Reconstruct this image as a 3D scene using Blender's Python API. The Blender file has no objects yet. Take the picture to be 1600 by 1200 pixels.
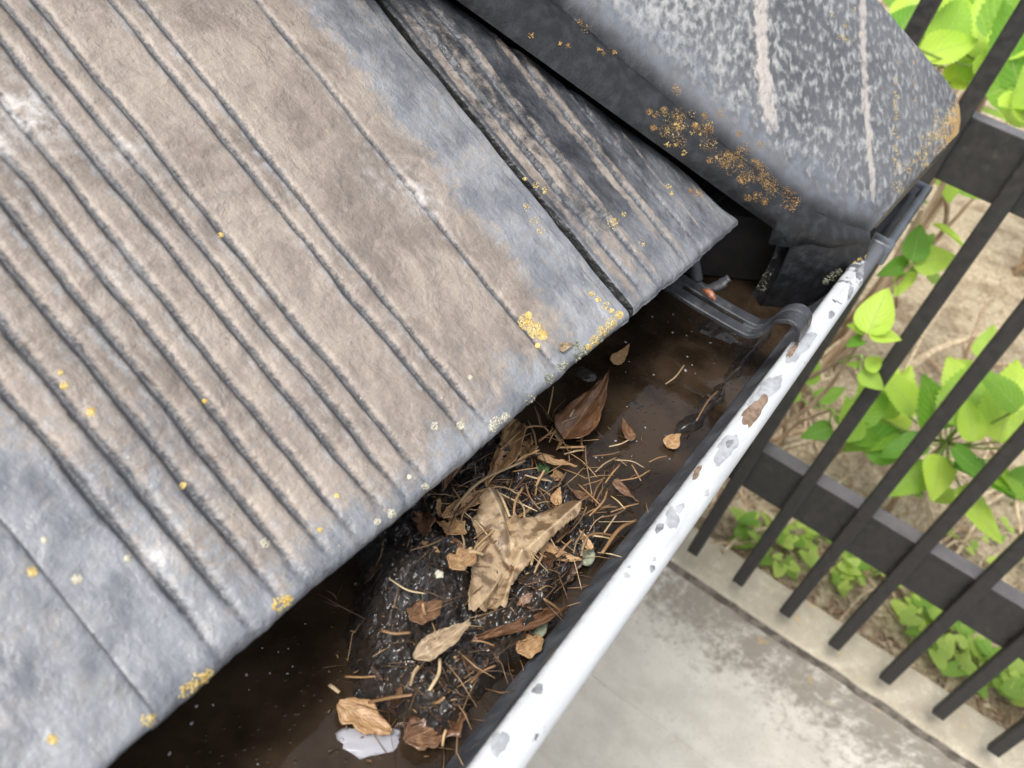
import bpy, bmesh, math, random
import numpy as np
from mathutils import Vector, Matrix
from mathutils.bvhtree import BVHTree

# ---------------------------------------------------------------- camera, sky, sun, exposure
SC = bpy.context.scene
COL = SC.collection
CZ = 2.55                                   # eye height above the yard
F_PX = 1285.94                              # focal length in pixels of a 1600 px wide frame
RM = np.array([[0.5493, -0.8026, 0.2326], [-0.4410, -0.5148, -0.7352], [0.7098, 0.3013, -0.6367]])
RIGHT, UP, FWD = Vector(RM[0]).normalized(), Vector(-RM[1]).normalized(), Vector(RM[2]).normalized()
cam_d = bpy.data.cameras.new('camera'); cam = bpy.data.objects.new('camera', cam_d); COL.objects.link(cam)
cam_d.sensor_width = 36.0; cam_d.lens = F_PX * 36.0 / 1600.0
cam_d.clip_start = 0.01; cam_d.clip_end = 500
M = Matrix((RIGHT, UP, -FWD)).transposed().to_4x4(); M.translation = (0, 0, CZ)
cam.matrix_world = M
cam_d.dof.use_dof = True; cam_d.dof.focus_distance = 0.44; cam_d.dof.aperture_fstop = 12.0
SC.camera = cam

SUN_EL, SUN_AZ = math.radians(60), math.radians(165)     # azimuth of the sun, from +X towards +Y
w = bpy.data.worlds.new('World'); SC.world = w; w.use_nodes = True
wn = w.node_tree.nodes; wl = w.node_tree.links
sky = wn.new('ShaderNodeTexSky'); sky.sky_type = 'NISHITA'; sky.sun_disc = False
sky.sun_elevation = SUN_EL; sky.sun_rotation = math.pi / 2 - SUN_AZ
sky.dust_density = 4.0; sky.air_density = 1.0
hs = wn.new('ShaderNodeHueSaturation'); hs.inputs['Saturation'].default_value = 0.35
wl.new(sky.outputs[0], hs.inputs['Color'])
bg = wn['Background']; bg.inputs['Strength'].default_value = 0.15
wl.new(hs.outputs[0], bg.inputs['Color'])
sd = bpy.data.lights.new('sun', 'SUN'); so = bpy.data.objects.new('sun', sd); COL.objects.link(so)
sd.energy = 1.2; sd.angle = math.radians(18); sd.color = (1.0, 0.96, 0.90)
sdir = Vector((math.cos(SUN_EL) * math.cos(SUN_AZ), math.cos(SUN_EL) * math.sin(SUN_AZ), math.sin(SUN_EL)))
so.rotation_euler = sdir.to_track_quat('Z', 'Y').to_euler(); so.location = sdir * 20
vs = SC.view_settings
vs.view_transform = 'Standard'; vs.look = 'None'; vs.gamma = 1.0; vs.exposure = 0.95; vs.use_curve_mapping = False

RND = random.Random(7)
rng = np.random.default_rng(11)

# ---------------------------------------------------------------- helpers
def ray(px, py):
    v = RM.T @ np.array([px - 800.0, py - 600.0, F_PX]); return Vector(v / np.linalg.norm(v))
def at_z(px, py, z):                         # where a sight line meets a level z below the eye
    v = ray(px, py); return Vector((0, 0, CZ)) + v * (z / v.z)
def at_x(px, py, x):
    v = ray(px, py); return Vector((0, 0, CZ)) + v * (x / v.x)

def _hash(ix, iy, iz, s):
    h = (ix * 374761393 + iy * 668265263 + iz * 2147483647 + s * 1274126177) & 0xffffffff
    h = ((h ^ (h >> 13)) * 1274126177) & 0xffffffff
    h = (h ^ (h >> 16)) & 0xffffffff
    return h.astype(np.float64) / 4294967295.0
def vnoise(x, y, z=0.0, s=0):
    x, y, z = np.broadcast_arrays(np.asarray(x, float), np.asarray(y, float), np.asarray(z, float))
    xi, yi, zi = np.floor(x).astype(np.int64), np.floor(y).astype(np.int64), np.floor(z).astype(np.int64)
    fx, fy, fz = x - xi, y - yi, z - zi
    fx, fy, fz = [f * f * (3 - 2 * f) for f in (fx, fy, fz)]
    r = 0
    for dx in (0, 1):
        for dy in (0, 1):
            for dz in (0, 1):
                wgt = (fx if dx else 1 - fx) * (fy if dy else 1 - fy) * (fz if dz else 1 - fz)
                r = r + wgt * _hash(xi + dx, yi + dy, zi + dz, s)
    return r * 2 - 1
def fbm(x, y, z=0.0, s=0, o=4):
    r, a = 0, 1.0
    for k in range(o):
        r = r + a * vnoise(np.asarray(x) * 2 ** k, np.asarray(y) * 2 ** k, np.asarray(z) * 2 ** k, s + k * 17); a *= 0.5
    return r / 1.9
def sstep(a, b, x):
    t = np.clip((np.asarray(x, float) - a) / (b - a), 0, 1); return t * t * (3 - 2 * t)

def obj(name, me, mat=None, parent=None, label=None, cat=None, group=None, kind=None):
    o = bpy.data.objects.new(name, me); COL.objects.link(o)
    if me is not None and mat is not None:
        me.materials.clear(); me.materials.append(mat)
    if parent is not None: o.parent = parent
    if label: o['label'] = label
    if cat: o['category'] = cat
    if group: o['group'] = group
    if kind: o['kind'] = kind
    return o
def thing(name, loc, label, cat, group=None, kind=None):
    o = obj(name, None, None, None, label, cat, group, kind); o.location = loc; return o
def mesh(name, V, Fc, smooth=True, attrs=None, uv=None):
    me = bpy.data.meshes.new(name)
    me.from_pydata([tuple(v) for v in np.asarray(V).tolist()], [], Fc if isinstance(Fc, list) else Fc.tolist())
    if smooth: me.polygons.foreach_set('use_smooth', [True] * len(me.polygons))
    for k, a in (attrs or {}).items():
        at = me.attributes.new(k, 'FLOAT', 'POINT'); at.data.foreach_set('value', np.asarray(a, np.float32).ravel())
    if uv is not None:
        ul = me.uv_layers.new(name='UVMap'); li = np.zeros(len(me.loops), np.int32); me.loops.foreach_get('vertex_index', li)
        ul.data.foreach_set('uv', np.asarray(uv, np.float32)[li].ravel())
    me.update(); return me
def grid_faces(nu, nv, flip=False):
    i = np.arange(nu - 1)[:, None] * nv + np.arange(nv - 1)[None, :]
    i = i.ravel(); f = np.stack([i, i + nv, i + nv + 1, i + 1], 1)
    return f[:, ::-1] if flip else f
def box(bm, x0, x1, y0, y1, z0, z1, bev=0.0):
    r = bmesh.ops.create_cube(bm, size=1.0); vs_ = r['verts']
    for v in vs_:
        v.co = Vector(((x0 + x1) / 2 + v.co.x * (x1 - x0), (y0 + y1) / 2 + v.co.y * (y1 - y0), (z0 + z1) / 2 + v.co.z * (z1 - z0)))
    if bev > 0:
        es = list({e for v in vs_ for e in v.link_edges})
        bmesh.ops.bevel(bm, geom=es, offset=bev, segments=2, affect='EDGES', profile=0.5)
def bm_mesh(name, bm, smooth=False):
    bmesh.ops.recalc_face_normals(bm, faces=bm.faces)
    me = bpy.data.meshes.new(name); bm.to_mesh(me); bm.free()
    if smooth: me.polygons.foreach_set('use_smooth', [True] * len(me.polygons))
    return me
def tube_data(pts, rad, n=6, flat=1.0, side=None):
    pts = [Vector(p) for p in pts]; V, Fc = [], []
    for i, p in enumerate(pts):
        t = (pts[min(i + 1, len(pts) - 1)] - pts[max(i - 1, 0)]).normalized()
        a = side if side is not None else (Vector((0, 0, 1)) if abs(t.z) < 0.9 else Vector((1, 0, 0)))
        u = t.cross(a).normalized(); v = u.cross(t).normalized()
        r = rad[i] if isinstance(rad, (list, tuple)) else rad
        for k in range(n):
            an = 2 * math.pi * k / n
            V.append(p + u * math.cos(an) * r + v * math.sin(an) * r * flat)
    for i in range(len(pts) - 1):
        for k in range(n):
            a, b = i * n + k, i * n + (k + 1) % n
            Fc.append((a, b, b + n, a + n))
    Fc.append(tuple(range(n))[::-1]); Fc.append(tuple((len(pts) - 1) * n + k for k in range(n)))
    return V, Fc
def tube(name, pts, rad, n=6, flat=1.0, side=None):
    V, Fc = tube_data(pts, rad, n, flat, side)
    return mesh(name, [tuple(v) for v in V], Fc)
def curve_pts(ps, n=10):
    ps = [Vector(p) for p in ps]
    if len(ps) == 2: return [ps[0].lerp(ps[1], i / (n - 1)) for i in range(n)]
    out = []
    q = [ps[0] * 2 - ps[1]] + ps + [ps[-1] * 2 - ps[-2]]
    for i in range(1, len(q) - 2):
        for k in range(n):
            t = k / n; a, b, c, d = q[i - 1], q[i], q[i + 1], q[i + 2]
            out.append(0.5 * ((2 * b) + (c - a) * t + (2 * a - 5 * b + 4 * c - d) * t * t + (3 * b - a - 3 * c + d) * t ** 3))
    out.append(ps[-1]); return out

# ---------------------------------------------------------------- material helpers
class N:
    def __init__(s, name, rough=0.6, spec=0.5):
        s.m = bpy.data.materials.new(name); s.m.use_nodes = True; s.t = s.m.node_tree; s.n = s.t.nodes; s.l = s.t.links
        s.b = s.n['Principled BSDF']; s.b.inputs['Roughness'].default_value = rough
        s.b.inputs['Specular IOR Level'].default_value = spec
        s.tc = s.n.new('ShaderNodeTexCoord')
    def co(s, kind='Object', scale=(1, 1, 1), rot=(0, 0, 0)):
        mp = s.n.new('ShaderNodeMapping'); mp.inputs['Scale'].default_value = scale; mp.inputs['Rotation'].default_value = rot
        s.l.new(s.tc.outputs[kind], mp.inputs['Vector']); return mp.outputs[0]
    def noise(s, scale, vec=None, detail=4, rough=0.6, dist=0.0, out=0):
        x = s.n.new('ShaderNodeTexNoise'); x.inputs['Scale'].default_value = scale; x.inputs['Detail'].default_value = detail
        x.inputs['Roughness'].default_value = rough; x.inputs['Distortion'].default_value = dist
        s.l.new(vec if vec is not None else s.tc.outputs['Object'], x.inputs['Vector']); return x.outputs[out]
    def voro(s, scale, vec=None, feat='F1', out='Distance', rnd=1.0):
        x = s.n.new('ShaderNodeTexVoronoi'); x.feature = feat; x.inputs['Scale'].default_value = scale; x.inputs['Randomness'].default_value = rnd
        s.l.new(vec if vec is not None else s.tc.outputs['Object'], x.inputs['Vector']); return x.outputs[out]
    def attr(s, name):
        x = s.n.new('ShaderNodeAttribute'); x.attribute_name = name; return x.outputs['Fac']
    def inp(s, sock, v):
        if hasattr(v, 'type') and hasattr(v, 'node'): s.l.new(v, sock)
        else: sock.default_value = v
    def math(s, op, a, b=0.0, clamp=False):
        x = s.n.new('ShaderNodeMath'); x.operation = op; x.use_clamp = clamp; s.inp(x.inputs[0], a); s.inp(x.inputs[1], b); return x.outputs[0]
    def ramp(s, f, lo, hi, a=0.0, b=1.0):
        x = s.n.new('ShaderNodeMapRange'); x.interpolation_type = 'SMOOTHSTEP'; s.inp(x.inputs['Value'], f)
        x.inputs['From Min'].default_value = lo; x.inputs['From Max'].default_value = hi
        x.inputs['To Min'].default_value = a; x.inputs['To Max'].default_value = b; return x.outputs[0]
    def mix(s, f, a, b):
        x = s.n.new('ShaderNodeMix'); x.data_type = 'RGBA'; s.inp(x.inputs[0], f)
        for sk, v in ((x.inputs[6], a), (x.inputs[7], b)):
            if isinstance(v, tuple): sk.default_value = (*v, 1)
            else: s.l.new(v, sk)
        return x.outputs[2]
    def bump(s, h, strength=0.4, dist=0.001, prev=None):
        x = s.n.new('ShaderNodeBump'); x.inputs['Strength'].default_value = strength; x.inputs['Distance'].default_value = dist
        s.l.new(h, x.inputs['Height'])
        if prev is not None: s.l.new(prev, x.inputs['Normal'])
        s.l.new(x.outputs[0], s.b.inputs['Normal']); return x.outputs[0]
    def base(s, c):
        if isinstance(c, tuple): s.b.inputs['Base Color'].default_value = (*c, 1)
        else: s.l.new(c, s.b.inputs['Base Color'])
    def rough(s, r): s.inp(s.b.inputs['Roughness'], r)

def m_tile():
    k = N('weathered_tile', 0.55, 0.4)
    n1 = k.noise(38, detail=5); n2 = k.noise(160, detail=4); n3 = k.noise(700, detail=3)
    sv = k.co('Object', (1.0, 0.45, 0.45)); ns = k.noise(120, sv, detail=5, rough=0.65)
    dk_ = k.attr('shaded_grey')  # own dark grey plus shade near the hip, painted as one tone
    g_hi = k.mix(dk_, (0.255, 0.265, 0.280), (0.058, 0.061, 0.068)); g_lo = k.mix(dk_, (0.150, 0.158, 0.173), (0.020, 0.022, 0.026))
    grey = k.mix(k.ramp(n1, 0.36, 0.64), g_lo, g_hi)
    grey = k.mix(k.ramp(ns, 0.50, 0.72, 0, 0.5), grey, k.mix(dk_, (0.36, 0.37, 0.38), (0.10, 0.103, 0.11)))
    tan = k.mix(k.ramp(k.noise(22, detail=5, dist=0.8), 0.36, 0.64), (0.185, 0.155, 0.130), (0.305, 0.258, 0.215))
    tan = k.mix(k.ramp(n2, 0.50, 0.72, 0, 0.4), tan, (0.36, 0.315, 0.275))
    tan = k.mix(k.ramp(n3, 0.54, 0.72, 0, 0.4), tan, (0.135, 0.125, 0.118))
    ms = k.math('ADD', k.attr('tan'), k.math('MULTIPLY', k.math('SUBTRACT', n2, 0.5), 1.5))
    ms = k.math('ADD', ms, k.math('MULTIPLY', k.math('SUBTRACT', n1, 0.5), 0.9))
    ms = k.math('ADD', ms, k.math('MULTIPLY', k.math('SUBTRACT', n3, 0.5), 0.8))
    c = k.mix(k.ramp(ms, 0.12, 0.90), grey, tan)
    g = k.math('ADD', k.attr('groove'), k.math('MULTIPLY', k.math('SUBTRACT', k.noise(420, detail=4), 0.5), 1.1))
    c = k.mix(k.ramp(g, 0.25, 0.80, 0, 0.92), c, (0.046, 0.049, 0.056))
    pe = k.math('MULTIPLY', k.attr('pale'), k.ramp(n2, 0.40, 0.62))
    c = k.mix(k.math('MULTIPLY', pe, 0.6), c, (0.33, 0.365, 0.40))
    wh = k.math('MULTIPLY', k.attr('white'), k.ramp(n2, 0.35, 0.6))
    c = k.mix(wh, c, (0.58, 0.565, 0.55))
    sp = k.ramp(k.voro(170), 0.03, 0.07, 1, 0); sp = k.math('MULTIPLY', sp, k.ramp(k.noise(30), 0.52, 0.6))
    c = k.mix(sp, c, (0.50, 0.47, 0.41))
    dk = k.ramp(k.voro(260), 0.03, 0.10, 1, 0); dk = k.math('MULTIPLY', dk, k.ramp(k.noise(26), 0.50, 0.62, 0, 0.8))
    c = k.mix(dk, c, (0.07, 0.067, 0.067))
    jn = k.attr('joint'); c = k.mix(k.ramp(jn, 0.3, 0.8), c, (0.012, 0.012, 0.012))  # side face painted near black so the seam reads as a shaded gap
    k.base(c)
    k.rough(k.ramp(ms, 0.2, 0.8, 0.32, 0.42))
    b = k.bump(k.noise(95, detail=5, rough=0.55, dist=0.2), 0.9, 0.0034)
    b = k.bump(k.noise(330, detail=4, rough=0.6), 0.4, 0.0009, b)
    k.bump(k.noise(1500, detail=2), 0.4, 0.0003, b)
    return k.m
def m_cap():
    k = N('hip_tile_glaze', 0.42, 0.5)
    r1 = k.co('Object', (1, 1, 1), (0, 0, math.pi / 4)); mp = k.n.new('ShaderNodeMapping'); mp.inputs['Scale'].default_value = (1.0, 0.62, 0.8)
    k.l.new(r1, mp.inputs['Vector']); sv = mp.outputs[0]          # flecks drawn out across the hip
    n1 = k.noise(200, sv, detail=2, rough=0.5, dist=0.12); n2 = k.noise(520, sv, detail=3); n0 = k.noise(14, detail=4)
    dark = k.mix(k.ramp(n0, 0.35, 0.65), (0.066, 0.069, 0.075), (0.115, 0.118, 0.124))
    fc = k.attr('facet')
    th = k.math('ADD', n1, k.math('MULTIPLY', k.math('SUBTRACT', k.attr('lit_flecks'), 0.5), 0.22))
    spk = k.math('MULTIPLY', k.ramp(th, 0.40, 0.74), fc)
    c = k.mix(k.math('MULTIPLY', spk, 0.85), dark, (0.34, 0.34, 0.335))
    st = k.math('ADD', k.attr('stripe'), k.math('MULTIPLY', k.math('SUBTRACT', n1, 0.5), 1.3))
    c = k.mix(k.ramp(st, 0.35, 0.95, 0, 0.85), c, (0.40, 0.365, 0.33))
    bl = k.math('MULTIPLY', k.attr('crease'), k.ramp(k.noise(90), 0.38, 0.62))  # bluish highlight along the crease, painted into the colour
    c = k.mix(k.math('MULTIPLY', bl, 0.75), c, (0.125, 0.14, 0.165))
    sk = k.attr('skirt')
    wet = k.mix(k.ramp(k.noise(120, detail=5), 0.42, 0.7), (0.008, 0.0085, 0.0095), (0.024, 0.025, 0.028))  # dark wet skirt, with the shade of its facing painted in
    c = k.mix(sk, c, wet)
    # ochre lichen film that follows an edge
    li = k.math('ADD', k.attr('ochre'), k.math('MULTIPLY', k.math('SUBTRACT', k.noise(230, detail=5, rough=0.7), 0.5), 1.9))
    c = k.mix(k.ramp(li, 0.62, 0.76), c, k.mix(k.ramp(n2, 0.4, 0.6), (0.34, 0.19, 0.055), (0.50, 0.33, 0.12)))
    k.base(c)
    k.rough(k.ramp(spk, 0, 1, 0.40, 0.60))
    b = k.bump(k.math('ADD', k.math('MULTIPLY', n1, fc), k.math('MULTIPLY', k.noise(110, detail=3), k.math('MULTIPLY', k.math('SUBTRACT', 1.0, fc), 0.35))), 0.8, 0.0024)
    k.bump(k.noise(600, detail=4), 0.5, 0.0006, b)
    return k.m
def m_simple(name, a, b, scale=30, rough=0.6, bump=0.3, dist=0.001, bscale=200, spec=0.5, lo=0.4, hi=0.6):
    k = N(name, rough, spec); c = k.mix(k.ramp(k.noise(scale, detail=5), lo, hi), a, b); k.base(c)
    if bump: k.bump(k.noise(bscale, detail=4), bump, dist)
    return k.m
def m_rim():
    k = N('chalked_rim', 0.42, 0.5)
    sp = k.n.new('ShaderNodeSeparateXYZ'); k.l.new(k.tc.outputs['Object'], sp.inputs[0])
    n = k.noise(95, detail=5, rough=0.65); n2 = k.noise(28, k.co('Object', (1, 2.5, 1)), detail=3)
    far = k.ramp(sp.outputs[0], 0.52, 0.70, 0, 0.42)
    wr = k.math('ADD', n, far)
    wm = k.ramp(wr, 0.70, 0.76)
    wash = k.ramp(n2, 0.45, 0.75, 0, 0.35)
    gr = k.ramp(k.noise(160, k.co('Object', (0.12, 1, 1)), detail=5, rough=0.7), 0.45, 0.75, 0, 0.40)
    c = k.mix(wash, (0.50, 0.515, 0.525), (0.36, 0.375, 0.39)); c = k.mix(gr, c, (0.25, 0.26, 0.26))
    sy = k.ramp(sp.outputs[1], -0.0560, -0.0535, 0, 0.55); c = k.mix(k.math('MULTIPLY', sy, k.ramp(k.noise(240, detail=4), 0.35, 0.6)), c, (0.16, 0.15, 0.135))  # soft grey shading painted along the rim's inner edge
    c = k.mix(wm, c, (0.10, 0.105, 0.115))
    k.base(c); k.bump(k.noise(500, detail=3), 0.15, 0.0004); return k.m
def m_plastic(name='gutter_plastic', a=(0.045, 0.048, 0.054), b=(0.085, 0.09, 0.10)):
    k = N(name, 0.36, 0.5); n = k.noise(60, detail=5)
    c = k.mix(k.ramp(n, 0.35, 0.68), a, b)
    c = k.mix(k.ramp(k.noise(240, detail=4), 0.60, 0.74, 0, 0.55), c, (0.13, 0.12, 0.105))
    k.base(c); k.rough(k.ramp(n, 0.35, 0.7, 0.30, 0.55)); k.bump(k.noise(700), 0.2, 0.0004); return k.m
def m_mud():
    k = N('wet_sludge', 0.22, 0.5)
    n = k.noise(90, detail=6, rough=0.7)
    c = k.mix(k.ramp(n, 0.38, 0.62), (0.007, 0.0052, 0.004), (0.034, 0.021, 0.012))
    c = k.mix(k.ramp(k.noise(300, detail=4), 0.62, 0.74, 0, 0.6), c, (0.085, 0.048, 0.024))
    k.base(c); k.b.inputs['Coat Weight'].default_value = 0.75; k.b.inputs['Coat Roughness'].default_value = 0.10
    k.rough(k.ramp(k.noise(60, detail=4), 0.38, 0.62, 0.18, 0.65))
    b = k.bump(k.noise(300, detail=6, rough=0.75), 0.9, 0.0032); k.bump(k.noise(1300, detail=3, rough=0.7), 0.6, 0.0009, b); return k.m
def m_water():
    k = N('murky_water', 0.035, 0.5); k.b.inputs['IOR'].default_value = 1.333
    n = k.noise(22, detail=5)
    c = k.mix(k.ramp(n, 0.35, 0.68), (0.014, 0.009, 0.0055), (0.042, 0.028, 0.017))
    c = k.mix(k.ramp(k.noise(420, detail=3), 0.68, 0.76, 0, 0.5), c, (0.09, 0.055, 0.03))
    k.base(c); b = k.bump(k.noise(60, detail=2), 0.12, 0.001)
    k.bump(k.ramp(k.voro(240), 0.02, 0.22, 1, 0), 0.35, 0.0008, b); return k.m
def m_leafdry(name, a, b, vein, wet=0.45):
    k = N(name, wet, 0.5)
    uv = k.co('UV')
    sp = k.n.new('ShaderNodeSeparateXYZ'); k.l.new(uv, sp.inputs[0])
    u = k.math('ABSOLUTE', k.math('SUBTRACT', sp.outputs[0], 0.5))
    fr = k.math('SINE', k.math('MULTIPLY', k.math('SUBTRACT', sp.outputs[1], k.math('MULTIPLY', u, 0.8)), 60.0))
    n = k.noise(6, k.co('UV', (3, 1, 1)), detail=6, rough=0.65); n2 = k.noise(260, detail=4)
    c = k.mix(k.ramp(n, 0.36, 0.64), a, b)
    c = k.mix(k.ramp(n2, 0.55, 0.72, 0, 0.6), c, vein)
    c = k.mix(k.ramp(u, 0.012, 0.03, 0.6, 0), c, vein)
    k.base(c)
    h = k.math('ADD', k.math('MULTIPLY', fr, 0.10), n2)
    k.bump(h, 0.45, 0.0007); return k.m
def m_green(name, a, b, scale=1.0):
    k = N(name, 0.42, 0.45)
    uv = k.co('UV'); sp = k.n.new('ShaderNodeSeparateXYZ'); k.l.new(uv, sp.inputs[0])
    u = k.math('ABSOLUTE', k.math('SUBTRACT', sp.outputs[0], 0.5))
    ph = k.math('MULTIPLY', k.math('SUBTRACT', sp.outputs[1], k.math('MULTIPLY', u, 0.9)), 44.0)
    vn = k.math('POWER', k.math('ABSOLUTE', k.math('COSINE', k.math('MULTIPLY', ph, 0.5))), 14.0)
    mid = k.ramp(u, 0.008, 0.028, 1, 0)
    vein = k.math('MAXIMUM', k.math('MULTIPLY', vn, 0.55), mid)
    oi = k.n.new('ShaderNodeObjectInfo')
    c = k.mix(k.ramp(k.math('ADD', k.math('MULTIPLY', oi.outputs['Random'], 0.8), k.math('MULTIPLY', k.noise(30), 0.35)), 0.15, 0.95), a, b)
    c = k.mix(k.math('MULTIPLY', vein, 0.5), c, (0.42, 0.56, 0.20))
    k.base(c)
    b_ = k.bump(k.math('MULTIPLY', vein, -1.0), 0.6, 0.0015); k.bump(k.noise(150, detail=3), 0.25, 0.001, b_)
    tr = k.n.new('ShaderNodeBsdfTranslucent'); k.l.new(c, tr.inputs['Color'])
    mx = k.n.new('ShaderNodeMixShader'); mx.inputs[0].default_value = 0.48
    k.l.new(k.b.outputs[0], mx.inputs[1]); k.l.new(tr.outputs[0], mx.inputs[2])
    k.l.new(mx.outputs[0], k.n['Material Output'].inputs['Surface']); return k.m
def m_concrete(name, a, b, stain, amount, mossattr=False):
    k = N(name, 0.85, 0.25)
    n = k.noise(9, detail=6, rough=0.65); n2 = k.noise(45, detail=5, rough=0.7); n3 = k.noise(230, detail=3)
    c = k.mix(k.ramp(n, 0.35, 0.65), a, b)
    sv = k.co('Object', (1, 1.5, 1.0)); st = k.noise(14, sv, detail=6, rough=0.7)
    sp = k.n.new('ShaderNodeSeparateXYZ'); k.l.new(k.tc.outputs['Object'], sp.inputs[0])
    top = k.ramp(sp.outputs[2], -0.42, -0.02)
    s1 = k.math('ADD', k.math('MULTIPLY', top, 0.30), k.math('MULTIPLY', k.math('ADD', st, n2), 0.5))
    c = k.mix(k.ramp(s1, 0.62, 0.82, 0, amount), c, stain)
    c = k.mix(k.ramp(n3, 0.58, 0.70, 0, 0.5), c, (stain[0] * 0.7, stain[1] * 0.7, stain[2] * 0.7))
    c = k.mix(k.ramp(k.voro(120), 0.05, 0.16, 0.45, 0), c, (0.60, 0.57, 0.49)); c = k.mix(k.math('MULTIPLY', k.ramp(k.voro(60), 0.08, 0.2, 0.7, 0), k.ramp(n2, 0.5, 0.65)), c, (0.17, 0.15, 0.12))
    c = k.mix(k.math('MULTIPLY', k.ramp(k.noise(24, detail=4), 0.62, 0.70, 0, 0.7), k.ramp(sp.outputs[2], -0.16, -0.03)), c, (0.50, 0.36, 0.15))
    k.base(c); b_ = k.bump(n2, 0.3, 0.004); k.bump(n3, 0.4, 0.0015, b_); return k.m
def m_fence():
    k = N('bronze_paint', 0.45, 0.5); n = k.noise(70, detail=5)
    c = k.mix(k.ramp(n, 0.35, 0.68), (0.015, 0.014, 0.012), (0.027, 0.025, 0.021))
    c = k.mix(k.ramp(k.noise(26, detail=6, rough=0.7), 0.60, 0.75, 0, 0.5), c, (0.07, 0.07, 0.05))
    ge = k.n.new('ShaderNodeNewGeometry'); sz = k.n.new('ShaderNodeSeparateXYZ'); k.l.new(ge.outputs['True Normal'], sz.inputs[0])
    sky_top = k.math('MULTIPLY', k.ramp(sz.outputs[2], 0.5, 0.95), k.ramp(k.noise(18, detail=4), 0.3, 0.7, 0.55, 0.95))     # sky reflected on upward faces, painted into the colour
    c = k.mix(sky_top, c, (0.125, 0.115, 0.118))
    k.base(c); k.rough(k.ramp(n, 0.3, 0.7, 0.36, 0.58)); k.bump(k.noise(400), 0.12, 0.0006); return k.m
def m_soil():
    k = N('dry_soil', 0.95, 0.15)
    n = k.noise(7, detail=6, rough=0.65); n2 = k.noise(70, detail=5, rough=0.7)
    c = k.mix(k.ramp(n2, 0.35, 0.65), (0.30, 0.235, 0.15), (0.52, 0.44, 0.31))
    c = k.mix(k.ramp(n, 0.48, 0.66, 0, 0.75), c, (0.17, 0.115, 0.07))
    c = k.mix(k.ramp(k.voro(110), 0.08, 0.3, 0.6, 0), c, (0.60, 0.53, 0.40))
    k.base(c); b_ = k.bump(n2, 0.6, 0.012); k.bump(k.voro(140), 0.5, 0.006, b_); return k.m
def m_bark(name, a, b):
    k = N(name, 0.85, 0.3); n = k.noise(60, k.co('Object', (1, 1, 0.25)), detail=5)
    k.base(k.mix(k.ramp(n, 0.35, 0.65), a, b)); k.bump(k.noise(160, detail=4), 0.6, 0.002); return k.m
def m_vary(name, cols, rough=0.6, trans=0.0):
    k = N(name, rough, 0.4); oi = k.n.new('ShaderNodeObjectInfo')
    cr = k.n.new('ShaderNodeValToRGB'); cr.color_ramp.interpolation = 'LINEAR'
    while len(cr.color_ramp.elements) < len(cols): cr.color_ramp.elements.new(0.5)
    for i, (e, c) in enumerate(zip(cr.color_ramp.elements, cols)): e.position = i / max(1, len(cols) - 1); e.color = (*c, 1)
    at = k.n.new('ShaderNodeAttribute'); at.attribute_name = 'vary'
    f = k.math('FRACT', k.math('ADD', oi.outputs['Random'], at.outputs['Fac']))
    k.l.new(f, cr.inputs['Fac'])
    c = k.mix(k.ramp(k.noise(240, detail=4), 0.45, 0.7, 0, 0.5), cr.outputs[0], tuple(x * 0.35 for x in cols[0]))
    k.base(c); k.bump(k.noise(500), 0.3, 0.0006); return k.m

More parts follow.
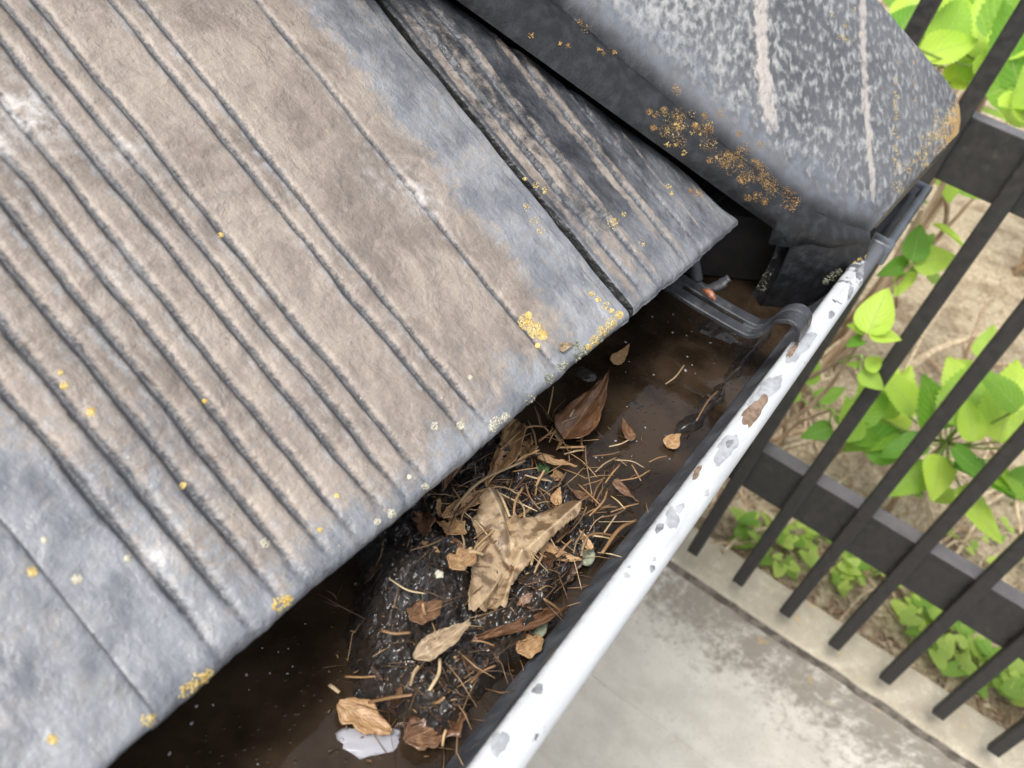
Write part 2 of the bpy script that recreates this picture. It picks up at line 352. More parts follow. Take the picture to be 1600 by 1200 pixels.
MT = dict(
    tile=m_tile(), cap=m_cap(), rim=m_rim(), plastic=m_plastic(),
    joint=m_plastic('joint_plastic', (0.05, 0.056, 0.066), (0.12, 0.135, 0.155)),
    strap=m_plastic('bracket_plastic', (0.020, 0.021, 0.024), (0.045, 0.047, 0.052)),
    mud=m_mud(), water=m_water(),
    pale_leaf=m_leafdry('dry_leaf_pale', (0.38, 0.28, 0.17), (0.14, 0.095, 0.055), (0.46, 0.37, 0.25), 0.5),
    tan_leaf=m_leafdry('dry_leaf_tan', (0.44, 0.27, 0.13), (0.23, 0.125, 0.055), (0.50, 0.36, 0.20), 0.45),
    brown_leaf=m_leafdry('dry_leaf_brown', (0.17, 0.085, 0.04), (0.075, 0.036, 0.018), (0.28, 0.17, 0.09), 0.30),
    dark_leaf=m_leafdry('wet_leaf_dark', (0.06, 0.032, 0.018), (0.025, 0.014, 0.009), (0.10, 0.055, 0.03), 0.22),
    straw=m_vary('straw', [(0.44, 0.29, 0.14), (0.20, 0.10, 0.04), (0.54, 0.42, 0.24), (0.10, 0.05, 0.024), (0.34, 0.20, 0.09), (0.15, 0.08, 0.038), (0.48, 0.37, 0.22)], 0.38),
    bits=m_vary('litter_bits', [(0.04, 0.022, 0.012), (0.16, 0.085, 0.04), (0.06, 0.034, 0.018), (0.34, 0.22, 0.11), (0.10, 0.05, 0.025)], 0.35),
    chips=m_vary('ground_litter', [(0.17, 0.11, 0.065), (0.34, 0.25, 0.15), (0.24, 0.13, 0.085), (0.48, 0.39, 0.26), (0.12, 0.075, 0.05), (0.38, 0.30, 0.19)], 0.8),
    ochre=m_simple('ochre_lichen', (0.52, 0.36, 0.10), (0.66, 0.52, 0.22), 300, 0.9, 0.5, 0.0006, 900),
    rust=m_simple('rust_lichen', (0.24, 0.13, 0.035), (0.42, 0.26, 0.09), 260, 0.9, 0.5, 0.0006, 900),
    crust=m_simple('pale_crust', (0.44, 0.42, 0.33), (0.62, 0.58, 0.46), 260, 0.9, 0.6, 0.0008, 700),
    moss=m_simple('grey_moss', (0.12, 0.13, 0.08), (0.34, 0.34, 0.26), 300, 0.95, 0.6, 0.0008, 700),
    greenmoss=m_simple('green_moss', (0.03, 0.08, 0.025), (0.10, 0.20, 0.07), 300, 0.9, 0.6, 0.0008, 700),
    hyd=m_green('hydrangea_leaf', (0.13, 0.34, 0.025), (0.56, 0.78, 0.10)),
    cover=m_green('ground_leaf', (0.22, 0.42, 0.05), (0.58, 0.74, 0.16)),
    bark=m_bark('shrub_bark', (0.30, 0.20, 0.12), (0.46, 0.35, 0.23)),
    stick=m_bark('dead_stick', (0.36, 0.27, 0.17), (0.60, 0.49, 0.34)),
    greenstem=m_simple('young_stem', (0.16, 0.26, 0.05), (0.28, 0.36, 0.09), 60, 0.5, 0.2),
    walltop=m_concrete('coping_concrete', (0.40, 0.36, 0.28), (0.56, 0.51, 0.40), (0.24, 0.205, 0.15), 0.5),
    wallface=m_concrete('wall_concrete', (0.56, 0.535, 0.475), (0.66, 0.635, 0.57), (0.27, 0.245, 0.205), 0.95),
    strip=m_simple('mossy_edge', (0.085, 0.072, 0.058), (0.19, 0.165, 0.135), 40, 0.9, 0.6, 0.003, 120),
    crack=m_simple('joint_fill', (0.16, 0.145, 0.12), (0.24, 0.22, 0.18), 60, 0.95, 0.4, 0.002, 200),  # darker grey brown of the wall joint and core
    fence=m_fence(), soil=m_soil(),
    yard=m_simple('yard_concrete', (0.34, 0.33, 0.31), (0.44, 0.43, 0.40), 4, 0.9, 0.4, 0.003, 90),
    render=m_simple('wall_render', (0.55, 0.51, 0.44), (0.62, 0.58, 0.50), 6, 0.9, 0.4, 0.002, 160),
    wood=m_simple('dark_board', (0.008, 0.007, 0.006), (0.016, 0.013, 0.011), 40, 0.8, 0.4, 0.001, 160),
    dirt=m_simple('dried_dirt', (0.14, 0.095, 0.06), (0.24, 0.17, 0.12), 200, 0.7, 0.6, 0.001, 500),
    wornspot=m_simple('worn_rim', (0.13, 0.135, 0.145), (0.25, 0.26, 0.27), 120, 0.5, 0.2, 0.0005, 500),
    greyspot=m_simple('washed_rim', (0.27, 0.28, 0.295), (0.36, 0.375, 0.39), 120, 0.45, 0.1, 0.0005, 500),
    bud=m_simple('brown_bud', (0.16, 0.055, 0.03), (0.30, 0.13, 0.07), 200, 0.35, 0.5, 0.001, 500),
    pebble=m_simple('pebble', (0.22, 0.25, 0.17), (0.36, 0.38, 0.28), 90, 0.35, 0.3, 0.001, 300),
)

# ---------------------------------------------------------------- setting: yard, garden soil
def sheet(name, x0, x1, y0, y1, z, nx, ny, mat, amp=0.0, sc=1.0, kind='structure', seed=0):
    X, Y = np.meshgrid(np.linspace(x0, x1, nx), np.linspace(y0, y1, ny), indexing='ij')
    Z = z + amp * fbm(X * sc, Y * sc, 0, seed, 5) if amp else np.full_like(X, z)
    V = np.stack([X.ravel(), Y.ravel(), Z.ravel()], 1)
    return obj(name, mesh(name, V, grid_faces(nx, ny)), mat, kind=kind)
sheet('ground', -60, 1.5, -60, 60, 0.0, 2, 2, MT['yard'])
WT = CZ - 1.300                               # top of the garden wall
SOIL = WT - 0.022
def soil_z(x, y):
    return SOIL + 0.018 * fbm(np.asarray(x) * 3, np.asarray(y) * 3, 0, 5, 3) * sstep(1.38, 1.6, x) + 0.02 * np.clip(np.asarray(x) - 1.6, 0, 20)
xs = np.concatenate([np.linspace(1.372, 3.6, 190), np.linspace(3.7, 9, 40), np.linspace(10, 140, 20)])
ys = np.concatenate([np.linspace(-120, -2.2, 18), np.linspace(-2.0, 1.6, 260), np.linspace(1.8, 120, 18)])
X, Y = np.meshgrid(xs, ys, indexing='ij')
Z = soil_z(X, Y) + (0.007 * fbm(X * 22, Y * 22, 0, 9, 4) + 0.003 * fbm(X * 70, Y * 70, 0, 3, 3)) * (X < 4)
obj('garden_soil', mesh('garden_soil', np.stack([X.ravel(), Y.ravel(), Z.ravel()], 1), grid_faces(len(xs), len(ys))), MT['soil'], kind='structure')
def soil_hit(px, py):
    z = SOIL - CZ
    for _ in range(6):
        p = at_z(px, py, z); z = float(soil_z(p.x, p.y)) - CZ
    return p

# ---------------------------------------------------------------- garden wall
wall = thing('garden_wall', (1.255, -0.2, WT), 'stained grey concrete garden wall with tan top under the dark fence', 'wall')
def wall_panel(name, z0, z1, mat, xo=0.0, amp=0.0012, ny=240, nz=60, seed=0, y0=-4.0, y1=3.0):
    # front face with a top return, in wall-local coordinates (x into the garden, z from the top)
    yy = np.linspace(y0, y1, ny); V = []; rows = []
    prof = [(xo + 0.115, z0), (xo, z0)] + [(xo, z0 + (z1 - z0) * t) for t in np.linspace(0.004, 0.996, nz)] + [(xo, z1), (xo + 0.115, z1)]
    Yg, I = np.meshgrid(yy, np.arange(len(prof)), indexing='ij')
    P = np.array(prof); Xg = P[I, 0]; Zg = P[I, 1]
    d = amp * fbm(Yg * 14, Zg * 14, 0, seed, 4)
    inner = ((I > 1) & (I < len(prof) - 2))
    Xg = Xg - d * inner
    return obj(name, mesh(name, np.stack([Xg.ravel(), Yg.ravel(), Zg.ravel()], 1), grid_faces(ny, len(prof), True)), mat, wall)
# coping: a tan top with a broken arris and a dark mossy front edge
ny, nx = 420, 34
yy = np.linspace(-4.0, 3.0, ny); xx = np.linspace(0, 0.122, nx)
Yg, Xg = np.meshgrid(yy, xx, indexing='ij')
edge = 0.004 * fbm(Yg * 30, 0, 0, 21, 4); back = 0.006 * fbm(Yg * 18, 3.3, 0, 22, 4)
Xp = Xg + edge * (1 - Xg / 0.122) + back * (Xg / 0.122)
Zg = 0.0015 * fbm(Xg * 40, Yg * 40, 0, 2, 4) - 0.004 * (1 - sstep(0, 0.006, Xg))
obj('coping', mesh('coping', np.stack([Xp.ravel(), Yg.ravel(), Zg.ravel()], 1), grid_faces(ny, nx, True)), MT['walltop'], wall)
ez = np.linspace(-0.003, -0.026, 8); Yg, Eg = np.meshgrid(yy, ez, indexing='ij')
Xe = 0.004 * fbm(Yg * 30, 0, 0, 21, 4) + 0.0025 * fbm(Yg * 45, Eg * 90, 0, 23, 3) + 0.0005
obj('coping_edge', mesh('coping_edge', np.stack([Xe.ravel(), Yg.ravel(), Eg.ravel()], 1), grid_faces(ny, 8, False)), MT['strip'], wall)
wall_panel('wall_panel', -0.027, -0.509, MT['wallface'], 0.001, 0.0022, 300, 60, 4)
wall_panel('wall_panel', -0.514, -1.25, MT['wallface'], 0.001, 0.0012, 200, 40, 6)
bm = bmesh.new(); box(bm, 0.009, 0.11, -4, 3, -0.52, -0.505); obj('wall_joint', bm_mesh('wall_joint', bm), MT['crack'], wall)
bm = bmesh.new(); box(bm, 0.02, 0.118, -4, 3, -1.25, -0.012); obj('wall_core', bm_mesh('wall_core', bm), MT['crack'], wall)

# ---------------------------------------------------------------- fence
fence = thing('fence', (1.25, 0, WT), 'dark bronze metal bar fence standing on the garden wall', 'fence')
def fpart(name, x0, x1, y0, y1, z0, z1, bev):
    bm = bmesh.new(); box(bm, x0 - 1.25, x1 - 1.25, y0, y1, z0 - WT, z1 - WT, bev); return bm_mesh(name, bm)
bar_me = None
S_BAR = 0.1055
bar_me = fpart('bar', 1.25, 1.266, -0.0122, 0.0122, CZ - 1.250, CZ - 0.10, 0.0028)
bar_me.polygons.foreach_set('use_smooth', [False] * len(bar_me.polygons))
for k in range(-9, 12):
    o = obj('bar', bar_me, MT['fence'], fence); o.location = (0, 0.0219 + 0.0118 - k * S_BAR, 0)
for z0, z1 in ((-1.0386, -0.942), (-0.3834, -0.2924)):
    obj('rail', fpart('rail', 1.2665, 1.304, -1.26, 1.1, CZ + z0, CZ + z1, 0.0015), MT['fence'], fence)
for y in (-1.19, 1.04):
    obj('post', fpart('post', 1.3045, 1.354, y - 0.025, y + 0.025, WT - 0.03, CZ - 0.12, 0.003), MT['fence'], fence)
    obj('cap', fpart('cap', 1.302, 1.3565, y - 0.0275, y + 0.0275, CZ - 0.1195, CZ - 0.108, 0.003), MT['fence'], fence)

# ---------------------------------------------------------------- house and roof
PT = 0.4333; CP, SP_ = math.cos(PT), math.sin(PT)
EY, EZ = 0.104, CZ - 0.250                    # top edge of the eaves tiles
HIP = 0.88                                    # the hip stands over x + y = HIP
house = thing('house', (0, 0.6, 0), 'house with weathered grey brown tiled hip roof', 'house')
house_inv = Matrix.Translation((0, -0.6, 0))
def hpart(name, me, mat, parent=None):
    me.transform(house_inv); return obj(name, me, mat, parent or house)
bm = bmesh.new()
dz = -0.045
def rp(x, s, n=0.0): return (x, EY + s * CP - n * SP_, EZ + s * SP_ + n * CP)
def mir(p): return (HIP - p[1], HIP - p[0], p[2])
d0, d1 = 0.06, 1.5
def hipx(s, n=0.0): return HIP - (EY + s * CP - n * SP_)
deck = [rp(-2.2, d0, dz), rp(hipx(d0, dz), d0, dz), rp(hipx(d1, dz), d1, dz), rp(-2.2, d1, dz)]
b1 = [bm.verts.new(p) for p in deck]; bm.faces.new(b1)
b2 = [bm.verts.new(mir(p)) for p in deck]; bm.faces.new(b2[::-1])
roof = hpart('roof', bm_mesh('roof', bm), MT['wood'])
bm = bmesh.new(); box(bm, -2.2, 0.72, 0.156, 0.175, CZ - 0.44, CZ - 0.262); hpart('fascia_board', bm_mesh('fascia_board', bm), MT['wood'])
bm = bmesh.new(); box(bm, 0.705, 0.730, 0.176, 2.6, CZ - 0.44, CZ - 0.262); hpart('fascia_board', bm_mesh('fascia_board', bm), MT['wood'])
bm = bmesh.new(); box(bm, -2.2, 0.704, 0.176, 2.6, CZ - 0.43, CZ - 0.41); hpart('soffit', bm_mesh('soffit', bm), MT['wood'])
bm = bmesh.new(); box(bm, -2.2, 0.28, 0.60, 2.6, 0.002, CZ - 0.432); hpart('wall', bm_mesh('wall', bm), MT['render'])

bm = bmesh.new(); box(bm, 0.52, 0.75, 0.1340, 0.1400, CZ - 0.31, CZ - 0.258); hpart('shade_board', bm_mesh('shade_board', bm), MT['wood'])  # dark board added under the hip to black out the corner hole
rv = asz_pts = [((s_ + a_) * math.sqrt(0.5), (s_ - a_) * math.sqrt(0.5)) for a_, s_ in ((0.30, 0.498), (0.440, 0.498), (0.440, 0.530), (0.30, 0.530))]
bm = bmesh.new(); lo = [bm.verts.new((x, y, CZ - 0.3165)) for x, y in rv]; hi = [bm.verts.new((x, y, CZ - 0.262)) for x, y in rv]
bm.faces.new(lo); bm.faces.new(hi)
for i in range(4): bm.faces.new((lo[i], lo[(i + 1) % 4], hi[(i + 1) % 4], hi[i]))
hpart('shade_block', bm_mesh('shade_block', bm), MT['wood'])  # block added behind the notch so the opening looks black
GR = [0.0954, 0.1081, 0.1218, 0.1337, 0.1465, 0.1591, 0.1749, 0.1872, 0.1997, 0.2311, 0.2444, 0.3045]
TW = 0.3155; TX0 = 0.0700                      # one tile's width and where the nearest full tile starts
def tile_mesh(name, x0, xr, L, grooves, dx, dv, seed, tan_fn, mirror=False, joint=0.0, thick=0.0095):
    """top of a tile over x in [x0, xr(v)], slope distance v in [0, L], rounded at the front and the long edges"""
    nu = int((xr(0) - x0) / dx); nv = int(L / dv)
    u = np.linspace(0, 1, nu)
    T = thick; r = 0.005
    prof = [(0.05, -T), (0.004, -T), (0.0, -T + 0.004)] + [(0.0 + r - r * math.cos(a), -r + r * math.sin(a)) for a in np.linspace(0, math.pi / 2, 6)]
    prof += [(r + (L - r) * t, 0.0) for t in np.linspace(0, 1, nv)[1:]]
    pv = np.array([p[0] for p in prof]); pn = np.array([p[1] for p in prof])
    U, J = np.meshgrid(u, np.arange(len(prof)), indexing='ij')
    V_ = pv[J]; Nn = pn[J].copy()
    XR = np.vectorize(xr)(V_)
    X = x0 + U * (XR - x0)
    top = (J >= 8).astype(float)
    # edge wobble of the front
    V_ = V_ + (0.0016 * fbm(X * 28, 0.5, 0, seed + 3, 4) + 0.0008 * fbm(X * 140, 0.5, 0, seed + 5, 3)) * np.clip(1 - V_ / 0.03, 0, 1)
    wob = 0.0011 * fbm(X * 9, V_ * 26, 0, seed, 3)
    groove = np.zeros_like(X); pale = np.zeros_like(X)
    for gi, g in enumerate(grooves):
        d = X - g - 0.0010 * fbm(V_ * 45, gi * 7.3, 0, seed + 11, 4)
        wdt = 0.0019 * (1 + 0.45 * fbm(V_ * 60, gi * 3.1, 0, seed + 12, 2))
        groove = np.maximum(groove, np.exp(-(d / wdt) ** 2))
        pale = np.maximum(pale, np.exp(-((d + 0.0036) / 0.0019) ** 2) * np.clip(0.5 + fbm(V_ * 9, gi * 5.7, 0, seed + 14, 2), 0, 1))
    fade = 0.35 + 0.65 * sstep(0.0, 0.035, V_)
    h = -0.0026 * groove * fade
    rid = 1 - np.abs(fbm(X * 55 + 3 * fbm(X * 20, V_ * 20, 0, seed + 8, 2), V_ * 38, 0, seed + 9, 4))
    h = h + wob + 0.0008 * fbm(X * 45, V_ * 34, 0, seed + 1, 4) + 0.0009 * (rid - 0.7) * (1 - groove)
    Nn = Nn + h * np.where(J >= 4, 1.0, 0.0) * np.clip((J - 3) / 5.0, 0, 1)
    # long edges roll down
    dl = X - x0; dr = XR - X
    ex = np.minimum(dl, dr); er = 0.003
    roll = np.where(ex < er, -(er - np.sqrt(np.clip(er ** 2 - (er - ex) ** 2, 0, None))), 0)
    Nn = np.maximum(Nn + roll, -T)
    Nn[0, :] = -T; Nn[-1, :] = -T
    tan, white, step, shaded_grey = tan_fn(X, V_)
    Nn = np.where(J >= 4, np.maximum(Nn + step, -T), Nn)
    P = np.stack([X, EY + V_ * CP - Nn * SP_, EZ + V_ * SP_ + Nn * CP], -1).reshape(-1, 3)
    fc = grid_faces(nu, len(prof), False)
    if mirror:
        P = np.stack([HIP - P[:, 1], HIP - P[:, 0], P[:, 2]], 1); fc = fc[:, ::-1]
    P[:, 1] -= 0.6
    return mesh(name, P, fc, True, dict(groove=groove * fade, tan=tan * top, pale=pale * sstep(0.004, 0.05, V_), white=white * top, shaded_grey=shaded_grey, joint=np.where(dl < 0.0012, 1.0, 0.0) * joint))
WH = [at_z(px, py, 0) if 0 else (px, py) for px, py in ()]
def tan_full(X, V_):
    x = X - TX0
    t = sstep(0.010, 0.032, x + 0.003 * fbm(V_ * 40, 1, 0, 31, 3)) * (1 - 0.8 * sstep(0.246, 0.270, x + 0.004 * fbm(V_ * 30, 2, 0, 32, 3)))
    t = t * sstep(-0.006, 0.034, V_ + 0.010 * fbm(X * 50, 3, 0, 33, 3))
    t = t * 0.98 + 0.02
    # lower left corner keeps its grey coat
    t = t * (1 - 0.75 * sstep(0.085, 0.02, x) * sstep(0.13, 0.04, V_))
    pal = np.exp(-((x - 0.262 - 0.004 * fbm(V_ * 22, 5, 0, 35, 3)) / 0.005) ** 2) * 0.0
    wh = np.zeros_like(X)
    for cx, cv, r, a in ((0.045, 0.235, 0.010, 1.0), (0.062, 0.222, 0.007, 0.9), (0.036, 0.205, 0.008, 0.8), (0.093, 0.205, 0.010, 0.9), (0.075, 0.20, 0.008, 0.7),
                         (0.115, 0.18, 0.008, 0.5), (0.235, 0.115, 0.012, 0.55), (0.218, 0.13, 0.007, 0.4), (0.083, 0.135, 0.007, 0.5), (0.03, 0.04, 0.004, 0.9)):
        d2 = ((x - cx) / r) ** 2 + ((V_ - cv) / r / 1.3) ** 2
        wh = np.maximum(wh, a * np.exp(-d2) * (0.7 + 0.6 * fbm(X * 300, V_ * 300, 0, 37, 2)))
    # smooth raised side lap with a step near the joint
    st = 0.0014 * sstep(0.255, 0.268, x) - 0.0034 * sstep(0.3005, 0.3020, x)
    return t, np.clip(wh, 0, 1), st, 0.5 * sstep(0.255, 0.30, x) * sstep(0.08, 0.24, V_)
def tan_cut(X, V_):
    s = np.zeros_like(X); wv = 0.0012 * fbm(V_ * 35, X * 20, 0, 41, 3)
    for a, b in ((0.3925, 0.4010), (0.4085, 0.4200), (0.4275, 0.4325), (0.4545, 0.4620), (0.4680, 0.4725), (0.5055, 0.5080), (0.5380, 0.5400)):
        s = np.maximum(s, sstep(a - 0.0012, a + 0.0012, X + wv) * (1 - sstep(b - 0.0012, b + 0.0012, X + wv)))
    s = s * (1 - 0.8 * sstep(0.16, 0.26, V_)) * sstep(0.0, 0.02, V_ + 0.008 * fbm(X * 60, 2, 0, 43, 3))
    s = s * (0.62 + 0.5 * fbm(X * 60, V_ * 40, 0, 44, 3))
    return np.clip(s, 0, 1), np.zeros_like(X), -0.0018 + 0 * X, 0.35 + 0.65 * sstep(0.015, 0.10, V_ + 0.02 * fbm(X * 30, V_ * 20, 0, 46, 3))
XR_MAIN = lambda v: TX0 + TW - 0.0012
main_me = tile_mesh('roof_tile', TX0, XR_MAIN, 0.33, GR, 0.0008, 0.0030, 1, tan_full)
o = obj('roof_tile', main_me, MT['tile'], roof)
o['label'] = 'tan and grey roof tile with a dozen straight grooves'
MAIN = o
left_me = tile_mesh('roof_tile', TX0, lambda v: TX0 + TW - 0.0002, 0.33, GR, 0.0012, 0.005, 60, lambda X, V_: (tan_full(X, V_)[0], tan_full(X, V_)[1], 0.0008 + 0 * X, 0 * X))
plain_me = tile_mesh('roof_tile', TX0, XR_MAIN, 0.33, GR, 0.0016, 0.008, 60, tan_full, False, 0.0)
o = obj('roof_tile', left_me, MT['tile'], roof); o.location = (-TW + 0.0026, 0, 0); LEFT = o
for r in range(3):
    off = Vector((0, (0.285 * CP - 0.012 * SP_) * r, (0.285 * SP_ + 0.012 * CP) * r))
    for c in range(-6, 1):
        if r == 0 and c >= -1: continue
        if TX0 + (c + 1) * TW > hipx(0.285 * r + 0.33): continue
        o = obj('roof_tile', plain_me, MT['tile'], roof); o.location = off + Vector((c * TW, 0, 0))
def cut_edge(v):
    y = EY + v * CP
    return 0.562 - (y - 0.103) * (0.130 / 0.2008) + 0.014 * sstep(0.01, 0.06, v)
CUT_GR = [0.4055, 0.4250, 0.4655, 0.4900]
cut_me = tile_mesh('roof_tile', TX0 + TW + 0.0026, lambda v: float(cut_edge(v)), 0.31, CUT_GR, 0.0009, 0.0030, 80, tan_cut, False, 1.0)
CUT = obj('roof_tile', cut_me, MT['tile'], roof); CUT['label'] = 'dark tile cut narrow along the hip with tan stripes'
# the other slope beyond the hip, built as its mirror image
pm = tile_mesh('roof_tile', TX0, XR_MAIN, 0.33, GR, 0.003, 0.012, 90, tan_full, True)
cm = tile_mesh('roof_tile', TX0 + TW + 0.0022, lambda v: float(cut_edge(v)), 0.31, CUT_GR, 0.003, 0.012, 91, tan_cut, True)
obj('roof_tile', cm, MT['tile'], roof)
for r in range(3):
    off = Vector((-(0.285 * CP - 0.012 * SP_) * r, 0, (0.285 * SP_ + 0.012 * CP) * r))
    for c in range(-6, 1):
        if TX0 + (c + 1) * TW > hipx(0.285 * r + 0.33) and r > 0: continue
        o = obj('roof_tile', pm, MT['tile'], roof); o.location = off - Vector((0, c * TW, 0))

# ---- hip tile: a = distance down the hip, s = distance across, both in plan
Q = math.sqrt(0.5); S0 = HIP * Q
def asz(a, s, z): return np.stack([(s + a) * Q, (s - a) * Q, z + CZ], -1)
def interp(a, tab):
    xa = [t[0] for t in tab]; return np.interp(a, xa, [t[1] for t in tab])
CR_S = [(-0.15, 0.545), (0.17, 0.533), (0.30, 0.487), (0.358, 0.472), (0.40, 0.473), (0.438, 0.481)]
CR_Z = [(-0.15, 0.004), (0.17, -0.146), (0.30, -0.203), (0.358, -0.2265), (0.40, -0.2385), (0.438, -0.247)]
def cap_build(name, nt, nu, nsk):
    tt = np.linspace(0, 1, nt); V = []; A = {k: [] for k in ('facet', 'stripe', 'crease', 'skirt', 'ochre', 'lit_flecks')}
    ac = -0.15 + tt * (0.438 + 0.15)                     # crease line
    sc_, zc = interp(ac, CR_S), interp(ac, CR_Z)
    aa = 0.035 + tt * (0.603 - 0.035); za = -0.1960 + (0.603 - aa) * 0.4817
    faces = []; base = 0
    for side in (0, 1):
        us = np.linspace(0, 1, nu)
        Tm, U = np.meshgrid(np.arange(nt), us, indexing='ij')
        a = ac[Tm] * (1 - U) + aa[Tm] * U
        s = sc_[Tm] * (1 - U) + S0 * U
        z = zc[Tm] * (1 - U) + za[Tm] * U
        z = z + 0.006 * np.sin(math.pi * U)             # a slight belly
        ca = np.clip(U / 0.07, 0, 1); z = z - 0.0050 * (1 - ca) ** 2      # rounded crease
        cb = np.clip((1 - U) / 0.05, 0, 1); z = z - 0.0015 * (1 - cb) ** 2  # rounded apex
        fr = tt[Tm]; ef = np.clip((1 - fr) / 0.030, 0, 1); z = z - 0.006 * (1 - ef) ** 2   # rounded nose
        cor = sstep(0.80, 1.0, U) * sstep(0.93, 1.0, fr); a = a - 0.010 * cor; z = z - 0.003 * cor
        z = z + 0.0011 * fbm(a * 60, s * 30, 0, 71, 4)
        sd = s if side == 0 else 2 * S0 - s
        V.append(asz(a, sd, z).reshape(-1, 3))
        # flow stripes run across the hip
        wvy = 0.004 * fbm(s * 30, 1, 0, 73, 3)
        st = np.exp(-(((a + wvy) - (0.318 + 0.10 * (S0 - s))) / 0.0088) ** 2) * sstep(0.02, 0.20, U) * 1.05
        st = np.maximum(st, np.exp(-(((a + wvy * 0.6) - 0.430 - 0.05 * (S0 - s)) / 0.0060) ** 2) * sstep(0.04, 0.20, U) * 0.95)
        st = np.maximum(st, np.exp(-(((a + wvy) - 0.262) / 0.010) ** 2) * sstep(0.15, 0.4, U) * 0.75)
        A['stripe'].append(np.clip(st, 0, 1).ravel()); A['facet'].append(sstep(0.03, 0.14, U).ravel())
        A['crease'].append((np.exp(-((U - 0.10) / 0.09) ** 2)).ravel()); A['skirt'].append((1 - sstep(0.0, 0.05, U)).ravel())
        A['lit_flecks'].append(np.clip(0.62 + 1.1 * (0.30 - a) / 0.12 * 0.4, 0.35, 1.15).ravel())  # flecks denser up the hip, painting in the end that looks lit
        oc = 0.62 * sstep(0.92, 1.0, fr) * sstep(0.25, 0.7, U) + 0.32 * sstep(0.80, 0.98, fr) * sstep(0.55, 0.95, U)
        oc = np.maximum(oc, 0.60 * np.exp(-(((a) - 0.500) / 0.0035) ** 2) * sstep(0.35, 0.8, U))
        oc = np.maximum(oc, 0.42 * np.exp(-((a - 0.425) / 0.012) ** 2) * np.exp(-((U - 0.93) / 0.10) ** 2))
        A['ochre'].append(oc.ravel())
        f = grid_faces(nt, nu, side == 0); faces.append(f + base); base += nt * nu
        # skirt from the crease down to the slope
        Tm, W = np.meshgrid(np.arange(nt), np.linspace(0, 1, nsk), indexing='ij')
        a = ac[Tm]; sb = np.maximum(0.520 - 0.2137 * (a - 0.09), 0.4625); sb = np.minimum(sb, sc_[Tm] + 0.002); sb = np.where(a > 0.36, np.maximum(sb, np.interp(a, [0.36, 0.375, 0.40, 0.438], [0.4625, 0.4665, 0.4675, 0.4755])), sb)
        yb = (sb - a) * Q; zb = EZ - CZ + (np.maximum(yb, 0.06) - EY) * math.tan(PT) + np.where(a < 0.345, 0.0075, -0.004)
        zb = np.where(a > 0.35, np.maximum(np.minimum(zb, zc[Tm] - 0.024), -0.2635), np.minimum(zb, zc[Tm] - 0.022))
        e = W ** 0.8
        s = sc_[Tm] * (1 - e) + sb * e; z = (zc[Tm] - 0.0050) * (1 - W) + zb * W
        s = s - 0.004 * np.sin(math.pi * W) + 0.0008 * fbm(a * 50, z * 50, 0, 75, 4)
        sd = s if side == 0 else 2 * S0 - s
        V.append(asz(a, sd, z).reshape(-1, 3))
        for k in A:
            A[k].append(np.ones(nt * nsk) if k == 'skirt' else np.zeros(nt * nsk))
        f = grid_faces(nt, nsk, side == 1); faces.append(f + base); base += nt * nsk
        # nose: front lip below the facet's front edge
        us = np.linspace(0, 1, nu); Um, W = np.meshgrid(us, np.linspace(0, 1, 5), indexing='ij')
        a = ac[-1] * (1 - Um) + aa[-1] * Um; s = sc_[-1] * (1 - Um) + S0 * Um
        a = a - 0.010 * sstep(0.8, 1.0, Um) * (1 - W)
        z = zc[-1] * (1 - Um) + za[-1] * Um + 0.006 * np.sin(math.pi * Um) - 0.006 - 0.0050 * (1 - np.clip(Um / 0.07, 0, 1)) ** 2 - 0.0015 * (1 - np.clip((1 - Um) / 0.05, 0, 1)) ** 2
        z = z - 0.022 * W - 0.003 * sstep(0.8, 1.0, Um) * (1 - W); a = a + 0.002 * np.sin(math.pi * W) - 0.003 * W
        sd = s if side == 0 else 2 * S0 - s
        V.append(asz(a, sd, z).reshape(-1, 3))
        for k in A:
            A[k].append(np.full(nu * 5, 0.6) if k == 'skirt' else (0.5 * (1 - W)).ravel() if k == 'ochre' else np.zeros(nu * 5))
        f = grid_faces(nu, 5, side == 0); faces.append(f + base); base += nu * 5
    P = np.concatenate(V); P[:, 1] -= 0.6
    return mesh(name, P, np.concatenate(faces), True, {k: np.concatenate(v) for k, v in A.items()})
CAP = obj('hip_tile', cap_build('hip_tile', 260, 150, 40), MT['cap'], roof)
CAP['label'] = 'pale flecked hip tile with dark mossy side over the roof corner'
for r in (1, 2, 3):
    o = obj('hip_tile', CAP.data, MT['cap'], roof); d = 0.40 * r; o.location = (-d * Q, d * Q, d * 0.33 + 0.012 * r)
